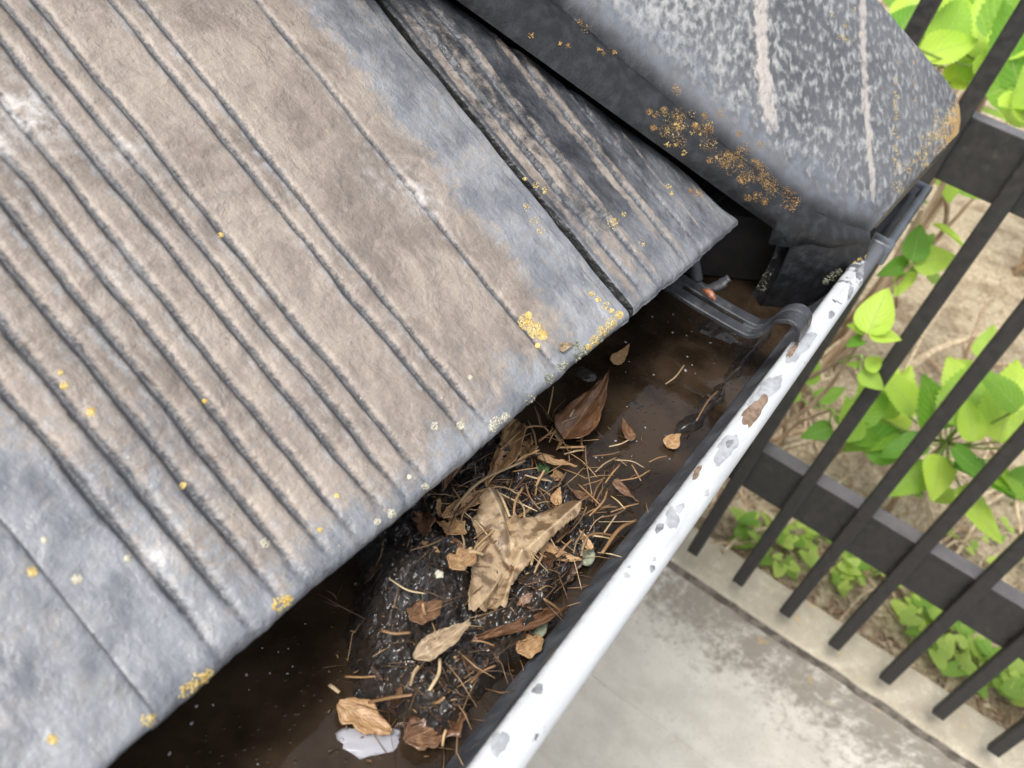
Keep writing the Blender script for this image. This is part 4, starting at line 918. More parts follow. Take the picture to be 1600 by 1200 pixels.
for i in range(135):
    a_ = (RND.uniform(700, 985), RND.uniform(640, 890)); p_ = on_mud(*a_)
    if not (0.20 < p_.x < 0.36 and 0.046 < p_.y < 0.122): continue
    an_ = RND.gauss(0.6, 0.9) * (1 if RND.random() < 0.7 else -1); ln_ = RND.uniform(14, 60)
    STRAW.append((a_, (a_[0] + ln_ * math.cos(an_), a_[1] - ln_ * math.sin(an_)), RND.uniform(0.5, 1.4)))
def straw_mesh(p0, p1, r, seed):
    rr = random.Random(seed); mid = (p0 + p1) / 2 + Vector((rr.uniform(-1, 1), rr.uniform(-1, 1), rr.uniform(0, 0.8))) * (p1 - p0).length * 0.11
    pts = curve_pts([p0, mid, p1], 5); n = len(pts)
    r *= rr.choice([0.6, 0.8, 1.0, 1.0, 1.5]); rad = [r * (0.75 + 0.35 * math.sin(0.6 + 2.2 * i / n)) for i in range(n)]
    return pts, rad
for i, (a, b, wd) in enumerate(STRAW):
    p0, p1 = on_mud(*a, 0.0045), on_mud(*b, 0.0050); p1.z += RND.uniform(0, 0.004)
    pts, rad = straw_mesh(p0, p1, wd * 0.00046, i); c = (p0 + p1) / 2
    lab = {1: 'longest tan straw running diagonally to the tile edge', 4: 'tan straw lying apart near the gutter rim', 5: 'bent straw leaning on the inner gutter side', 29: 'yellow straw at the lower end of the sludge', 32: 'short straw floating alone on the brown water', 33: 'straw floating beside the inner gutter side below the bracket'}.get(i)
    o = obj('straw_stalk', tube('straw_stalk', [q - c for q in pts], rad, 6, 0.55), MT['straw'], None, lab or 'thin dry straw stalk lying on the gutter sludge', 'straw', 'straw stalks in the gutter'); o.location = c
# countless small fibres and crumbs
V, Fc, va, base = [], [], [], 0
rr = random.Random(5)
for i in range(1700):
    big = i < 950
    px, py = rr.uniform(500, 1010), rr.uniform(630, 1190); p = on_mud(px, py, 0.0012)
    if not (0.10 < p.x < 0.375 and 0.042 < p.y < 0.128): continue
    if mud_h(p.x, p.y) < WZ - 0.002 and rr.random() < 0.8: continue
    an = rr.uniform(0, 6.28); L = rr.uniform(0.006, 0.024) if big else rr.uniform(0.001, 0.003)
    if p.x < 0.235 and rr.random() < (0.85 if big and p.y > 0.075 else 0.6): continue
    d = Vector((math.cos(an), math.sin(an), rr.uniform(-0.1, 0.35) if big else rr.uniform(-0.2, 0.2)))
    pts = [p, p + d * L * 0.5 + Vector((rr.uniform(-0.12, 0.12) * L, rr.uniform(-0.12, 0.12) * L, L * 0.05)), p + d * L]
    r = rr.uniform(0.00014, 0.00034) if big else rr.uniform(0.0003, 0.0006)
    v, f = tube_data(pts, [r, r * 1.1, r * 0.6], 4, 0.5)
    V += [tuple(q) for q in v]; Fc += [tuple(k + base for k in q) for q in f]; base += len(v); va += [rr.random()] * len(v)
obj('plant_fibres', mesh('plant_fibres', V, Fc, True, dict(vary=va)), MT['bits'], label='fine brown plant fibres and crumbs mixed into the sludge', cat='litter', kind='stuff')
# crumbs and bubbles painted as pale flecks on the water
V, Fc, base = [], [], 0
for i in range(70):
    if i < 45: px, py = rr.uniform(930, 1190), rr.uniform(480, 740)
    else: px, py = rr.uniform(240, 560), rr.uniform(960, 1195)
    p = at_z(px, py, WZ)
    if not (0.045 < p.y < 0.128): continue
    bm = bmesh.new(); bmesh.ops.create_icosphere(bm, subdivisions=2, radius=1.0)
    s = rr.choice([0.0003, 0.0004, 0.0005, 0.0008]) * rr.uniform(0.7, 1.3); e = rr.uniform(0.8, 1.8); an = rr.uniform(0, 3.14)
    for v in bm.verts:
        x, y, z = v.co.x * e * s, v.co.y * s, v.co.z * s * 0.7
        V.append((p.x + x * math.cos(an) - y * math.sin(an), p.y + x * math.sin(an) + y * math.cos(an), CZ + WZ + z))
    bm.verts.index_update()
    Fc += [tuple(v.index + base for v in f.verts) for f in bm.faces]; base = len(V); bm.free()
k = N('glint_fleck', 0.08, 0.5); k.base((0.30, 0.29, 0.29)); k.b.inputs['IOR'].default_value = 1.6  # pale colour stands in for sky glints on the water
obj('water_glints', mesh('water_glints', V, Fc), k.m, label='tiny painted bubbles floating on the brown gutter water', cat='glints', kind='stuff')
k = N('reflection', 0.35, 0.5); k.base((0.34, 0.34, 0.37))  # pale colour for a sky reflection modelled as a flat blob
def blob(name, c, r, flat, mat, label, cat, seed, amp=0.3, group=None, parent=None, stretch=1.0, ang=0.0, sub=3):
    bm = bmesh.new(); bmesh.ops.create_icosphere(bm, subdivisions=sub, radius=1.0)
    P = np.array([v.co[:] for v in bm.verts]); n = 1 + amp * fbm(P[:, 0] * 1.6 + seed, P[:, 1] * 1.6, P[:, 2] * 1.6, seed, 3)
    for v, s in zip(bm.verts, n):
        x, y, z = v.co.x * s * r * stretch, v.co.y * s * r, v.co.z * s * r * flat
        v.co = (x * math.cos(ang) - y * math.sin(ang), x * math.sin(ang) + y * math.cos(ang), z)
    o = obj(name, bm_mesh(name, bm, True), mat, parent, label, cat, group); o.location = c; return o
blob('reflection_patch', at_z(579, 1158, WZ), 0.0055, 0.16, k.m, 'pale grey painted foam patch on the water beside the sunken tan leaf', 'reflection', 4, 0.75, None, None, 2.2, -0.75)
blob('pebble', on_mud(917, 868, -0.001), 0.0044, 0.45, MT['pebble'], 'smooth pale green pebble by the gutter side', 'pebble', 1, 0.15, None, None, 1.5, 0.4)
blob('pebble', on_mud(842, 982, -0.001), 0.0036, 0.6, MT['pebble'], 'pale pebble under the long red brown stalk', 'pebble', 2, 0.15, None, None, 1.7, 0.2)
blob('pebble', on_mud(686, 898, 0.001), 0.0020, 0.6, MT['crust'], 'tiny whitish grit grain on the muddy hump', 'pebble', 3, 0.6)
def tuft(name, c, n, r, size, mat, nrm, seed, flat=0.6, stretch=(1, 1), axis=None):
    q = random.Random(seed); V, Fc, base = [], [], 0
    nrm = nrm.normalized(); t1 = (axis - nrm * axis.dot(nrm)).normalized() if axis is not None else nrm.orthogonal().normalized(); t2 = nrm.cross(t1)
    for i in range(n):
        a = q.uniform(0, 6.283); d = math.sqrt(q.random()) * r
        p = t1 * math.cos(a) * d * stretch[0] + t2 * math.sin(a) * d * stretch[1]; s = size * q.uniform(0.5, 1.3)
        p = p + nrm * s * 0.25
        for u in (t1, -t1, t2, -t2, nrm, -nrm):
            V.append(tuple(p + u * s * q.uniform(0.7, 1.2) * (flat if abs(u.dot(nrm)) > 0.5 else 1)))
        for f in ((0, 2, 4), (2, 1, 4), (1, 3, 4), (3, 0, 4), (2, 0, 5), (1, 2, 5), (3, 1, 5), (0, 3, 5)): Fc.append(tuple(k + base for k in f))
        base += 6
    return V, Fc
v, f = tuft('m', None, 220, 0.0036, 0.0007, None, Vector((0, 0, 1)), 3, 1.2)
o = obj('moss_tuft', mesh('moss_tuft', v, f), MT['greenmoss'], None, 'small dark green moss tuft in the middle of the straw', 'moss'); o.location = on_mud(848, 732, 0.003)

# ---------------------------------------------------------------- lichen and scraps on the tiles
bpy.context.view_layer.update()
def bvh(o):
    V = [o.matrix_world @ v.co for v in o.data.vertices]; return BVHTree.FromPolygons(V, [p.vertices[:] for p in o.data.polygons])
TREES = {'main': bvh(MAIN), 'cut': bvh(CUT), 'cap': bvh(CAP), 'left': bvh(LEFT), 'flap': bvh(FLAP)}
def hit(px, py, keys=('main', 'cut', 'cap', 'left', 'flap')):
    best = None
    for k_ in keys:
        h = TREES[k_].ray_cast(Vector((0, 0, CZ)), ray(px, py))
        if h[0] is not None and (best is None or h[3] < best[3]): best = (h[0], h[1], k_, h[3])
    return best
OWN = {'main': MAIN, 'cut': CUT, 'cap': CAP, 'left': LEFT, 'flap': FLAP}
def lichen(name, pts, mat, per, size, spread, seed, keys=('main', 'cut', 'cap', 'left', 'flap'), flat=0.5):
    q = random.Random(seed); V, Fc, base = [], [], 0; own = None
    for (px, py, r) in pts:
        for i in range(per):
            a = q.uniform(0, 6.283); d = r * math.sqrt(q.random()) * spread
            h = hit(px + d * math.cos(a), py + d * math.sin(a), keys)
            if h is None: continue
            own = own or h[2]
            n = h[1] if h[1].dot(ray(px, py)) < 0 else -h[1]
            s = size * q.uniform(0.45, 1.25) * (1.25 - 0.6 * d / max(r, 1e-6))
            t1 = n.orthogonal().normalized(); t2 = n.cross(t1); p = h[0] + n * s * 0.12
            ph = q.uniform(0, 3); c, s_ = math.cos(ph), math.sin(ph); t1, t2 = t1 * c + t2 * s_, t2 * c - t1 * s_
            for u in (t1, -t1, t2, -t2, n, -n): V.append(tuple(p + u * s * q.uniform(0.7, 1.2) * (flat if abs(u.dot(n)) > 0.5 else 1)))
            for f in ((0, 2, 4), (2, 1, 4), (1, 3, 4), (3, 0, 4), (2, 0, 5), (1, 2, 5), (3, 1, 5), (0, 3, 5)): Fc.append(tuple(k_ + base for k_ in f))
            base += 6
    if not V: return
    inv = OWN[own].matrix_world.inverted()
    me = mesh(name, V, Fc); me.transform(OWN[own].matrix_world)
    me.transform(inv); me.transform(house_inv)
    o = obj(name, me, mat, roof); o['kind'] = 'stuff'; return o
lichen('lichen', [(822, 503, 13), (838, 516, 14), (848, 524, 8), (826, 492, 5), (840, 540, 4)], MT['ochre'], 300, 0.0005, 1.0, 1, flat=0.3)
lichen('lichen', [(925, 460, 6), (935, 468, 5), (946, 478, 7), (955, 486, 5)], MT['ochre'], 22, 0.0008, 1.0, 2)
lichen('lichen', [(822, 325, 6), (835, 345, 7), (845, 360, 6), (850, 298, 5), (838, 290, 5), (820, 280, 3)], MT['ochre'], 18, 0.0007, 1.1, 3)
lichen('lichen', [(955, 505, 10), (942, 518, 10), (930, 532, 9), (968, 492, 7), (920, 543, 6)], MT['ochre'], 170, 0.0005, 1.0, 4, flat=0.3)
lichen('lichen', [(955, 350, 8), (962, 345, 5), (975, 335, 4), (1005, 380, 6), (1045, 292, 4), (1050, 302, 3)], MT['ochre'], 16, 0.0008, 1.1, 5)
lichen('lichen', [(1092, 303, 8), (1080, 298, 4)], MT['rust'], 30, 0.0008, 1.0, 6)
for i, (px, py, r) in enumerate([(100, 602, 7), (142, 644, 8), (95, 582, 4), (320, 627, 4), (286, 759, 6), (345, 367, 5), (51, 894, 9), (200, 873, 6), (232, 1125, 14), (82, 1155, 9), (526, 775, 4), (500, 828, 4), (88, 562, 0.1), (735, 590, 4), (120, 905, 9), (70, 844, 6), (415, 848, 9)]):
    if r < 1: continue
    lichen('lichen', [(px, py, r)], MT['ochre' if i < 13 and i not in (7,) else 'crust'], 50, 0.0005, 0.9, 20 + i, flat=0.3)
lichen('lichen', [(310, 1068, 18), (295, 1082, 16), (325, 1058, 12), (438, 945, 14), (448, 938, 10)], MT['ochre'], 40, 0.0007, 1.0, 50, flat=0.4)
lichen('crust', [(720, 664, 7), (680, 666, 8), (775, 660, 10), (790, 652, 8), (770, 668, 8), (612, 803, 8), (590, 815, 6), (665, 760, 6), (640, 745, 4)], MT['crust'], 60, 0.0006, 0.9, 51, flat=0.25)
lichen('crust', [(900, 540, 7), (903, 560, 8), (880, 572, 9), (860, 590, 9), (940, 530, 6), (830, 625, 9), (915, 548, 8)], MT['moss'], 40, 0.0008, 1.1, 52, flat=0.9)
cl = []
q = random.Random(9)
for i in range(46):
    t = q.random(); cx, cy = 1048 + t * 190 + q.gauss(0, 16), 175 + t * 135 + q.gauss(0, 22); cl.append((cx, cy, q.uniform(4, 13)))
lichen('lichen', cl, MT['rust'], 70, 0.00046, 1.2, 53, ('cap',), 0.35)
lichen('lichen', [(1060 + q.uniform(-20, 60), 190 + q.uniform(-15, 70), q.uniform(2, 7)) for _ in range(22)], MT['ochre'], 12, 0.0005, 1.1, 57, ('cap',), 0.5)
lichen('lichen', [(905, 35, 5), (915, 45, 6), (945, 80, 7), (935, 78, 4), (960, 82, 4), (830, 55, 5), (875, 68, 3), (888, 72, 4), (1025, 180, 6), (1225, 320, 7), (1238, 325, 6), (1245, 318, 5)], MT['rust'], 20, 0.0006, 1.1, 54, ('cap',), 0.5)
lichen('crust', [(1300, 432, 7), (1310, 425, 5), (1290, 440, 5)], MT['moss'], 50, 0.0008, 1.1, 55, flat=1.2)
lichen('crust', [(1355, 402, 5), (1345, 408, 5), (1335, 412, 4), (1365, 394, 5)], MT['ochre'], 26, 0.0008, 1.1, 56, flat=1.0)
lichen('crust', [(1198, 425, 12), (1190, 445, 10), (1208, 400, 8)], MT['moss'], 60, 0.0006, 1.0, 58, ('flap',), 0.4)
lichen('lichen', [(1400 + q.uniform(-3, 3), y_, q.uniform(2, 5)) for y_ in range(88, 275, 7) if q.random() < 0.8], MT['ochre'], 16, 0.0006, 1.2, 60, ('cap',), 0.4)
lichen('lichen', [(1395 + 105 * t_ + q.gauss(0, 8), 300 - 118 * t_ + q.gauss(0, 10) - 12, q.uniform(2, 8)) for t_ in [q.random() ** 0.7 for _ in range(60)]], MT['ochre'], 24, 0.00055, 1.2, 61, ('cap',), 0.4)
lichen('lichen', [(1330 + q.uniform(-30, 15), 40 + q.uniform(-30, 30), q.uniform(2, 5)) for _ in range(9)], MT['ochre'], 16, 0.0005, 1.2, 62, ('cap',), 0.4)
# a dry winged seed on the main tile, a brown bud on the bracket
h = hit(872, 548)
V, Fc, uv = lamina(oval(0.20), 0.011, 0.2, 0.5, 0.1, 31); o = obj('dry_seed', mesh('dry_seed', V, Fc, True, None, uv), MT['pale_leaf'], None, 'tiny grey brown winged seed resting on the tile corner', 'seed')
o.matrix_world = frame(h[0] + h[1] * 0.001, (hit(886, 543)[0] - hit(860, 556)[0]), h[1]); thin(o)
p0, p1 = at_z(1096, 456, -0.279), at_z(1116, 474, -0.279)
V, Fc = tube_data(curve_pts([p0 - p0, (p1 - p0) * 0.35 + Vector((0, 0, 0.001)), (p1 - p0) * 0.75 + Vector((0, 0, 0.001)), p1 - p0], 5), [0.0006, 0.0010, 0.0014, 0.0018, 0.0021, 0.0024, 0.0026, 0.0027, 0.0027, 0.0026, 0.0023, 0.0020, 0.0016, 0.0012, 0.0008, 0.0004], 10)
o = obj('bud_scale', mesh('bud_scale', [tuple(x) for x in V], Fc), MT['bud'], None, 'reddish brown bud scale lying on the gutter bracket', 'bud'); o.location = p0 + Vector((0, 0, 0.0022))

# ---------------------------------------------------------------- garden plants
def green_leaf(name, serr, wm, seed, fold=0.25, curl=-0.3, p=0.55, heart=False, nu=None):
    nu = nu or (2 * serr + 1 if serr else 14)
    def fw(t, s):
        b = wm * (math.sin(math.pi * (0.02 + 0.98 * t) ** p) ** 0.8 if not heart else (1 - t) ** 0.6 * (0.55 + 0.9 * t ** 0.35))
        return max(b, 0.004)
    t = np.linspace(0, 1, nu); nv = 7; qv = np.linspace(-1, 1, nv); V, uv = [], []
    for i, a in enumerate(t):
        e = fw(a, 1) * (1.0 - (0.10 if (serr and i % 2 == 0 and 0 < i < nu - 1) else 0))
        for c in qv:
            sh = -0.03 * (1 - abs(c)) if not serr else 0
            z = fold * e * abs(c) ** 1.4 + curl * (a - 0.2) ** 2 * 0.5 + 0.03 * float(fbm(a * 4 + seed, c * 2, 0, seed, 2))
            x = a + (0.018 * abs(c) if serr and i % 2 else 0) - (0.22 * abs(c) * (1 - a) if heart else 0)
            V.append((x, c * e, z)); uv.append(((c + 1) / 2, a))
    return mesh(name, V, grid_faces(nu, nv), True, None, uv)
HYD = [green_leaf('leaf', 13, 0.33, 1, 0.25, -0.25), green_leaf('leaf', 13, 0.37, 2, 0.15, -0.45), green_leaf('leaf', 13, 0.30, 3, 0.45, -0.15), green_leaf('leaf', 13, 0.35, 4, 0.05, 0.25)]
YNG = [green_leaf('leaf', 0, 0.36, 5, 0.35, -0.2), green_leaf('leaf', 0, 0.28, 6, 0.7, 0.2)]
CVR = [green_leaf('leaf', 0, 0.52, 7, 0.15, -0.2, heart=True), green_leaf('leaf', 0, 0.46, 8, 0.3, -0.4, heart=True)]
def set_leaf(parent, me, mat, p, d, n, L):
    o = obj('leaf', me, mat, parent); Mx = frame(p, d, n) @ Matrix.Scale(L, 4)
    o.matrix_world = Matrix.Translation(-parent.location) @ Mx; return o
def part_tube(name, parent, pts, rad, mat, n=6):
    c = parent.location; return obj(name, tube(name, [Vector(p) - c for p in pts], rad, n), mat, parent)
def leaf_px(parent, stem, px, py, ang, size_px, x, me, mat, face=0.75, tilt=0.0, seed=0, petiole=True):
    """a leaf whose base is seen at (px, py) at distance x, pointing along ang in view, size in view pixels"""
    p = at_x(px, py, x); dist = (p - cam.location).length; L = size_px * dist / F_PX
    a = math.radians(ang); d = RIGHT * math.cos(a) + UP * math.sin(a) + FWD * tilt
    q = random.Random(seed * 31 + int(px)); n = (-ray(px, py)) * face + Vector((q.uniform(-0.7, 0.7), q.uniform(-0.7, 0.7), 0.8)); L *= q.uniform(0.72, 1.02); d = d + UP * q.uniform(-0.25, 0.25) + FWD * q.uniform(-0.3, 0.3)
    set_leaf(parent, me, mat, p, d, n, L)
    if petiole and stem is not None:
        mid = (p + stem) / 2 - Vector((0, 0, 0.01)); part_tube('petiole', parent, curve_pts([stem, mid, p], 4), 0.0022, MT['greenstem'], 5)
def stem_to(parent, top, foot, r0=0.006, r1=0.003, mat='bark', bow=0.05, seed=0):
    q = random.Random(seed); m1 = foot.lerp(top, 0.35) + Vector((q.uniform(-bow, bow), q.uniform(-bow, bow), 0)); m2 = foot.lerp(top, 0.7) + Vector((q.uniform(-bow, bow), q.uniform(-bow, bow), 0))
    pts = curve_pts([foot, m1, m2, top], 6); n = len(pts); part_tube('stem', parent, pts, [r0 + (r1 - r0) * i / n for i in range(n)], MT[mat])
def foot_of(x, y): return Vector((x, y, float(soil_z(x, y)) - 0.01))

# shrub 1: the twig with round young leaves that pokes out between the bars
f1 = foot_of(1.46, 0.08); s1 = thing('hydrangea_shrub', f1, 'young hydrangea twig with rounded leaves poking out between fence bars', 'shrub')
tip = at_x(1354, 520, 1.215); stem_to(s1, tip, f1, 0.006, 0.0025, 'bark', 0.04, 1)
tip2 = at_x(1340, 578, 1.220); part_tube('stem', s1, curve_pts([tip.lerp(f1, 0.12), tip2.lerp(tip, 0.4), tip2], 5), 0.002, MT['greenstem'])
for i, (px, py, an, sz, mt) in enumerate([(1356, 521, 62, 74, 0), (1358, 520, -28, 58, 1), (1350, 520, 172, 34, 1), (1348, 530, 215, 34, 1), (1352, 575, 20, 46, 0), (1346, 573, 175, 30, 1), (1344, 580, -38, 42, 0), (1350, 578, 60, 26, 1)]):
    leaf_px(s1, None, px, py, an, sz, 1.212 + 0.004 * i, YNG[mt], MT['hyd'], 0.9, 0.05 * (i % 3 - 1), i, False)
# shrub 2: pair of bright leaves close behind the rim end
f2 = foot_of(1.52, 0.16); s2 = thing('hydrangea_shrub', f2, 'hydrangea shoot with bright leaves just beyond the gutter corner', 'shrub')
t2 = at_x(1425, 410, 1.34); stem_to(s2, t2, f2, 0.007, 0.003, 'bark', 0.04, 2)
for i, (px, py, an, sz) in enumerate([(1425, 408, 75, 78), (1428, 410, 20, 72), (1422, 410, 190, 52), (1424, 414, 245, 50), (1430, 402, 48, 60), (1440, 418, -20, 66)]):
    leaf_px(s2, t2, px, py, an, sz, 1.335 + 0.01 * i, HYD[i % 4], MT['hyd'], 0.8, 0.1 * (i % 3 - 1), i)
# shrub 3: broad serrated leaves in the middle
f3 = foot_of(1.75, -0.28); s3 = thing('hydrangea_shrub', f3, 'hydrangea with broad serrated leaves behind the middle fence bars', 'shrub')
t3 = at_x(1480, 690, 1.62); stem_to(s3, t3, f3, 0.009, 0.004, 'bark', 0.05, 3)
for i, (px, py, an, sz, x) in enumerate([(1470, 672, 112, 100, 1.60), (1500, 668, 60, 128, 1.56), (1522, 690, 88, 84, 1.53), (1488, 700, -55, 112, 1.50), (1450, 690, 190, 92, 1.58), (1400, 672, 200, 88, 1.66), (1372, 678, 62, 112, 1.70),
                                             (1380, 655, 95, 92, 1.66), (1560, 690, 62, 130, 1.56), (1470, 712, -110, 70, 1.55), (1490, 730, -15, 118, 1.50), (1450, 728, 210, 72, 1.58), (1452, 770, -10, 62, 1.6), (1440, 772, 150, 54, 1.62), (1570, 760, 15, 90, 1.5), (1590, 700, 50, 110, 1.45)]):
    leaf_px(s3, t3, px, py, an, sz, x, HYD[i % 4], MT['hyd'], 0.7, 0.12 * (i % 3 - 1), i + 40)
# shrub 4: tall leaves behind the upper rail
f4 = foot_of(1.95, 0.05); s4 = thing('hydrangea_shrub', f4, 'tall hydrangea with large bright leaves above the upper fence rail', 'shrub')
t4 = at_x(1560, 110, 1.85); stem_to(s4, t4, f4, 0.010, 0.004, 'bark', 0.05, 4)
for i, (px, py, an, sz, x) in enumerate([(1400, 60, 60, 80, 1.6), (1388, 40, 140, 60, 1.65), (1478, 50, 70, 110, 1.8), (1462, 90, 60, 120, 1.75), (1500, 40, 40, 100, 1.9), (1440, 88, 20, 90, 1.7), (1552, 60, 75, 120, 1.75), (1560, 90, 35, 110, 1.7), (1540, 150, 25, 110, 1.65), (1560, 165, 5, 90, 1.6), (1530, 90, 80, 120, 1.8), (1590, 60, 60, 100, 1.8), (1480, 130, 30, 60, 1.8), (1425, 25, 30, 90, 1.75), (1595, 175, 30, 80, 1.6), (1470, 10, 50, 90, 2.0)]):
    leaf_px(s4, t4, px, py, an, sz, x, HYD[(i + 1) % 4], MT['hyd'], 0.75, 0.12 * (i % 3 - 1), i + 80, i % 2 == 0)
for i, (px, py, an, sz, x) in enumerate([(1405, 30, 35, 100, 1.9), (1450, 40, 100, 90, 1.95), (1510, 130, 60, 110, 1.8), (1590, 130, 110, 110, 1.7), (1575, 30, 120, 100, 1.9), (1540, 20, 20, 120, 1.95), (1520, 110, 10, 90, 1.75), (1600, 190, 100, 90, 1.6), (1420, 90, 70, 80, 1.8), (1570, 185, 40, 80, 1.65)]):
    leaf_px(s4, t4, px, py, an, sz, x, HYD[i % 4], MT['hyd'], 0.75, 0.12 * (i % 3 - 1), i + 180, i % 2 == 0)
f5 = foot_of(1.62, 0.02); s5 = thing('hydrangea_shrub', f5, 'low hydrangea shoot with folded leaves beside the first fence bar', 'shrub')
t5 = at_x(1300, 640, 1.58); stem_to(s5, t5, f5, 0.006, 0.003, 'bark', 0.03, 5)
for i, (px, py, an, sz, x) in enumerate([(1262, 600, 80, 52, 1.55), (1275, 625, 15, 62, 1.58), (1250, 622, 150, 44, 1.55), (1330, 655, 40, 80, 1.6), (1322, 668, -30, 66, 1.58), (1335, 690, 100, 90, 1.56), (1300, 668, 200, 50, 1.6), (1350, 700, 10, 84, 1.6), (1360, 640, 85, 80, 1.7)]):
    leaf_px(s5, t5, px, py, an, sz, x, HYD[(i + 2) % 4], MT['hyd'], 0.7, 0.12 * (i % 3 - 1), i + 220)
for i, (px, py, an, sz, x) in enumerate([(1430, 640, 130, 90, 1.66), (1515, 640, 100, 110, 1.62), (1545, 720, -40, 90, 1.5), (1500, 760, -70, 90, 1.52), (1420, 760, 35, 60, 1.6), (1590, 640, 130, 90, 1.55), (1600, 780, 140, 80, 1.5), (1535, 560, 60, 60, 1.75), (1380, 610, 70, 70, 1.75), (1480, 590, 20, 70, 1.8)]):
    leaf_px(s3, t3, px, py, an, sz, x, HYD[i % 4], MT['hyd'], 0.7, 0.12 * (i % 3 - 1), i + 260)
def shrub(x, y, hgt, nst, label, seed, size=0.085, per=5):
    q = random.Random(seed); ft = foot_of(x, y); s = thing('hydrangea_shrub', ft, label, 'shrub')
    for k_ in range(nst):
        an = q.uniform(0, 6.28); rd = q.uniform(0.05, 0.32) * hgt * 1.2
        top = ft + Vector((math.cos(an) * rd, math.sin(an) * rd, hgt * q.uniform(0.6, 1.05)))
        stem_to(s, top, ft + Vector((q.uniform(-0.04, 0.04), q.uniform(-0.04, 0.04), 0)), 0.007, 0.003, 'bark', 0.06, seed + k_)
        for j in range(per):
            p = top - Vector((0, 0, 1)) * (j // 2) * 0.06 + Vector((q.uniform(-0.02, 0.02), q.uniform(-0.02, 0.02), 0)); a2 = an + j * 1.9 + q.uniform(-0.4, 0.4)
            d = Vector((math.cos(a2), math.sin(a2), q.uniform(-0.2, 0.35)))
            set_leaf(s, q.choice(HYD), MT['hyd'], p + d * 0.02, d, Vector((q.uniform(-0.6, 0.4), q.uniform(-0.6, 0.6), 1)), size * q.uniform(0.7, 1.3))
    return s
shrub(2.25, 0.05, 0.95, 7, 'hydrangea bush standing behind the tall shoot', 301)
shrub(2.6, -0.55, 0.75, 6, 'hydrangea bush set back on bare soil', 302)
shrub(3.3, 0.5, 1.15, 9, 'dense far hydrangea bush near the gutter corner line', 303)
shrub(3.6, -0.4, 1.0, 8, 'far hydrangea bush behind the bare soil', 304)
shrub(4.6, 0.2, 1.3, 10, 'farthest hydrangea bush glimpsed above the rail', 305)
shrub(2.05, 0.55, 0.7, 6, 'hydrangea bush hidden partly behind the hip tile', 306)
# ground plants behind the coping
def seedling(px, py, n, sz, seed):
    q = random.Random(seed); p = soil_hit(px, py); s = thing('ground_plant', p, 'small bright heart leaved ground plant behind the coping', 'plant', 'ground plants along the garden wall')
    for i in range(n):
        a = q.uniform(0, 6.28); r = q.uniform(0.005, 0.055); h_ = q.uniform(0.02, 0.07)
        lp = p + Vector((math.cos(a) * r, math.sin(a) * r, h_)); d = Vector((math.cos(a + q.uniform(-1, 1)), math.sin(a + q.uniform(-1, 1)), q.uniform(-0.4, 0.1)))
        set_leaf(s, q.choice(CVR), MT['cover'], lp, d, Vector((-0.35, q.uniform(-0.2, 0.2), 1)), sz * q.uniform(0.7, 1.25))
        part_tube('stem', s, curve_pts([p, (p + lp) / 2 + Vector((0.004, 0.004, 0)), lp], 3), 0.0011, MT['greenstem'], 4)
for i, (px, py) in enumerate([(1215, 890), (1200, 868), (1285, 905), (1275, 860), (1325, 935), (1345, 915), (1395, 945), (1420, 975), (1378, 900), (1445, 1005), (1470, 975), (1500, 1015), (1520, 1050), (1545, 1085), (1560, 1040), (1590, 1100), (1595, 1060), (1500, 1055), (1230, 855), (1250, 880), (1340, 880), (1410, 1010), (1480, 1040), (1175, 830), (1160, 850)]):
    seedling(px + RND.uniform(-14, 14), py + RND.uniform(-10, 10), 3 + (i * 7) % 6, (0.024, 0.036, 0.030, 0.040)[i % 4], 500 + i)
for i, (px, py) in enumerate([(1540, 830), (1580, 790), (1560, 880), (1500, 850), (1590, 870)]): seedling(px, py, 4, 0.022, 560 + i)
# dead sticks and old stems on the soil
STICKS = [((1190, 690), (1420, 672), 0.010, 0.05), ((1205, 735), (1345, 760), 0.007, 0.03), ((1400, 590), (1590, 505), 0.016, 0.22), ((1520, 530), (1545, 470), 0.008, 0.25), ((1230, 700), (1340, 630), 0.009, 0.12), ((1255, 612), (1335, 600), 0.004, 0.10),
          ((1500, 590), (1600, 560), 0.009, 0.12), ((1545, 620), (1600, 600), 0.010, 0.10), ((1130, 862), (1280, 790), 0.005, 0.03), ((1110, 850), (1290, 830), 0.006, 0.02), ((1290, 880), (1380, 855), 0.004, 0.02), ((1180, 790), (1240, 870), 0.004, 0.02),
          ((1380, 850), (1440, 760), 0.007, 0.10), ((1390, 300), (1470, 420), 0.008, 0.3), ((1400, 610), (1520, 400), 0.006, 0.32), ((1480, 300), (1400, 480), 0.009, 0.25), ((1440, 330), (1395, 430), 0.008, 0.25), ((1500, 100), (1450, 135), 0.009, 0.75), ((1560, 10), (1470, 140), 0.011, 0.7),
          ((1540, 20), (1600, 110), 0.004, 0.75), ((1300, 985), (1420, 890), 0.003, 0.01), ((1500, 960), (1600, 900), 0.004, 0.02), ((1530, 1000), (1600, 1040), 0.004, 0.01), ((1460, 870), (1580, 870), 0.004, 0.02), ((1270, 560), (1340, 470), 0.007, 0.2), ((1230, 640), (1330, 520), 0.007, 0.18)]
